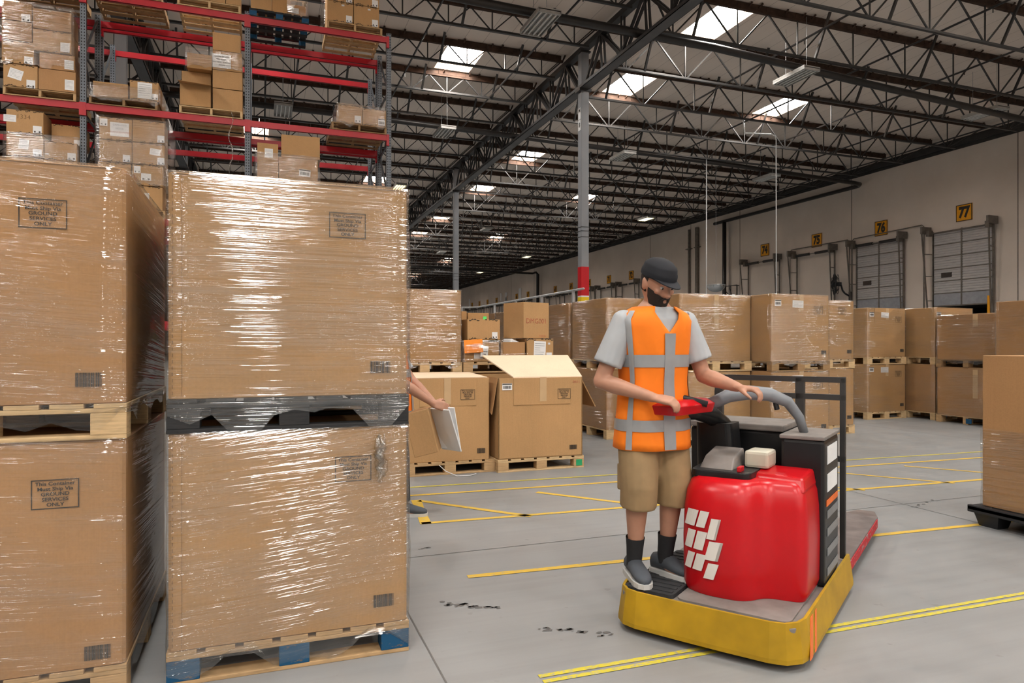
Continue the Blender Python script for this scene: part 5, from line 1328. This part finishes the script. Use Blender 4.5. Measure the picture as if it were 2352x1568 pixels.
    vm = vb.mesh('vest', M['vest'], True); v = place('vest', vm, t); so_ = v.modifiers.new('thick', 'SOLIDIFY'); so_.thickness = .006
    for z0, z1 in ((1.135, 1.20), (.80, .86)):
        rb = MB().grid(lambda a, b: vest_pt(a, z0+(z1-z0)*b, .004), 56, 3, True); place('reflective_band', rb.mesh('reflective_band', M['reflect'], True), v)
    for ac, w in ((.25, .020), (.07, .016), (.43, .016), (.66, .016), (.84, .016)):
        zt_ = min(ztop(ac-w), ztop(ac+w), ztop(ac))-.004 if ac == .25 else 1.43
        rb = MB().grid(lambda a, b: vest_pt(ac-w+2*w*a, .705+(zt_-.705)*b, .0055), 4, 16); place('reflective_band', rb.mesh('reflective_band', M['reflect'], True), v)
    # shorts or trousers
    st = MB(); st.rings([ell(sp_(z), rx+.022, ry+.022, z) for z, rx, ry in [(z, *lerp_tab(TORSO, z)) for z in (.78, .82, .86, .90, .93)]])
    for s in ('R', 'L'):
        hp_, kn, an = Vector(J['hip'+s]), Vector(J['kn'+s]), Vector(J['an'+s])
        if shorts: st.tube([hp_+Vector((0, 0, .05)), hp_, hp_.lerp(kn, .5), kn+Vector((0, 0, .03)), kn.lerp(an, .20)], [.095, .112, .108, .100, .098], 16)
        else: st.tube([hp_+Vector((0, 0, .05)), hp_, hp_.lerp(kn, .5), kn, kn.lerp(an, .5), kn.lerp(an, .93)], [.090, .103, .090, .074, .066, .062], 16)
    place('shorts' if shorts else 'trousers', remeshed(st, .009, 'shorts', M['khaki' if shorts else 'trousers'], 3), t)
    if shorts:
        for sg in (-1, 1): pk = MB().box(-.012, .012, -.055, .055, -.07, .07); part('cargo_pocket', pk, M['khaki'], t, (J['knR'][0]*.9*sg+sg*.085+.0, .02, .55), bevel=.01)
    return t
def fac(fx, fy): return math.atan2(-fx, fy)
# driver on the truck deck
DR = dict(spine=lambda z: (.01*(z-.8), .05*max(0, z-.85)), head=(.015, .07, 1.580),
          shR=(.19, .02, 1.37), elR=(.30, -.03, 1.06), wrR=(.125, .185, .985), handR=((-.55, .75, -.15), (.15, .35, .9), 1, (30, 40, 30)),
          shL=(-.18, .05, 1.37), elL=(-.265, .10, 1.085), wrL=(-.30, .32, 1.035), handL=((-.45, .85, -.1), (-.1, .2, .95), -1, (30, 45, 35)),
          hipR=(.09, 0, .84), knR=(.115, .05, .47), anR=(.10, -.02, .095), toeR=(.25, .95, 0), hipL=(-.09, 0, .84), knL=(-.10, .06, .47), anL=(-.085, .0, .095), toeL=(-.3, .95, 0))
build_person('person', 'person in orange vest, black cap and khaki shorts driving the pallet truck', (1.90, 3.07, .205), fac(.05, -1.0), DR, (24, 4)).scale = (.955, .955, .955)
# second worker, mostly behind the bright stack
W2 = dict(spine=lambda z: (0, -.02*max(0, z-.85)-.18*max(0, z-1.12)), head=(.0, -.11, 1.575),
          shR=(.19, -.05, 1.36), elR=(.225, .10, 1.10), wrR=(.14, .33, .93), handR=((-.1, .9, -.25), (.85, .2, .2), 1, (25, 35, 25)),
          shL=(-.19, -.05, 1.36), elL=(-.22, .11, 1.10), wrL=(-.10, .33, .90), handL=((.15, .9, -.25), (-.85, .2, .2), -1, (25, 35, 25)),
          hipR=(.09, 0, .84), knR=(.10, .07, .47), anR=(.10, .09, .095), toeR=(0, 1, 0), hipL=(-.09, 0, .84), knL=(-.10, .0, .47), anL=(-.10, -.26, .12), toeL=(0, 1, 0), calf=(0, -.01, 0))
build_person('person', 'worker in orange vest stepping out behind the bright wrapped stack with a parcel', (1.04, 5.68, 0), fac(.94, -.34), W2, (25, 0), .009, False, None)
pr = thing('parcel', 'tan cardboard parcel swung low by the worker behind the bright stack', 'parcel', (1.255, 5.54, .69), fac(.94, -.34))
part('body', MB().box(-.14, .14, -.10, .10, -.18, .18), M['card2'], pr, rot=(R(14), 0, 0), bevel=.006)
pb = thing('paper_bundle', 'white folded paper sheet held against the tan parcel', 'paper', (1.43, 5.475, .70), fac(.94, -.34))
part('sheet', MB().box(-.11, .11, -.006, .006, -.19, .19), M['white'], pb, rot=(R(22), 0, R(50)), bevel=.003)
part('sheet', MB().box(-.12, .10, .02, .032, -.18, .19), M['white'], pb, rot=(R(16), 0, R(62)), bevel=.003)
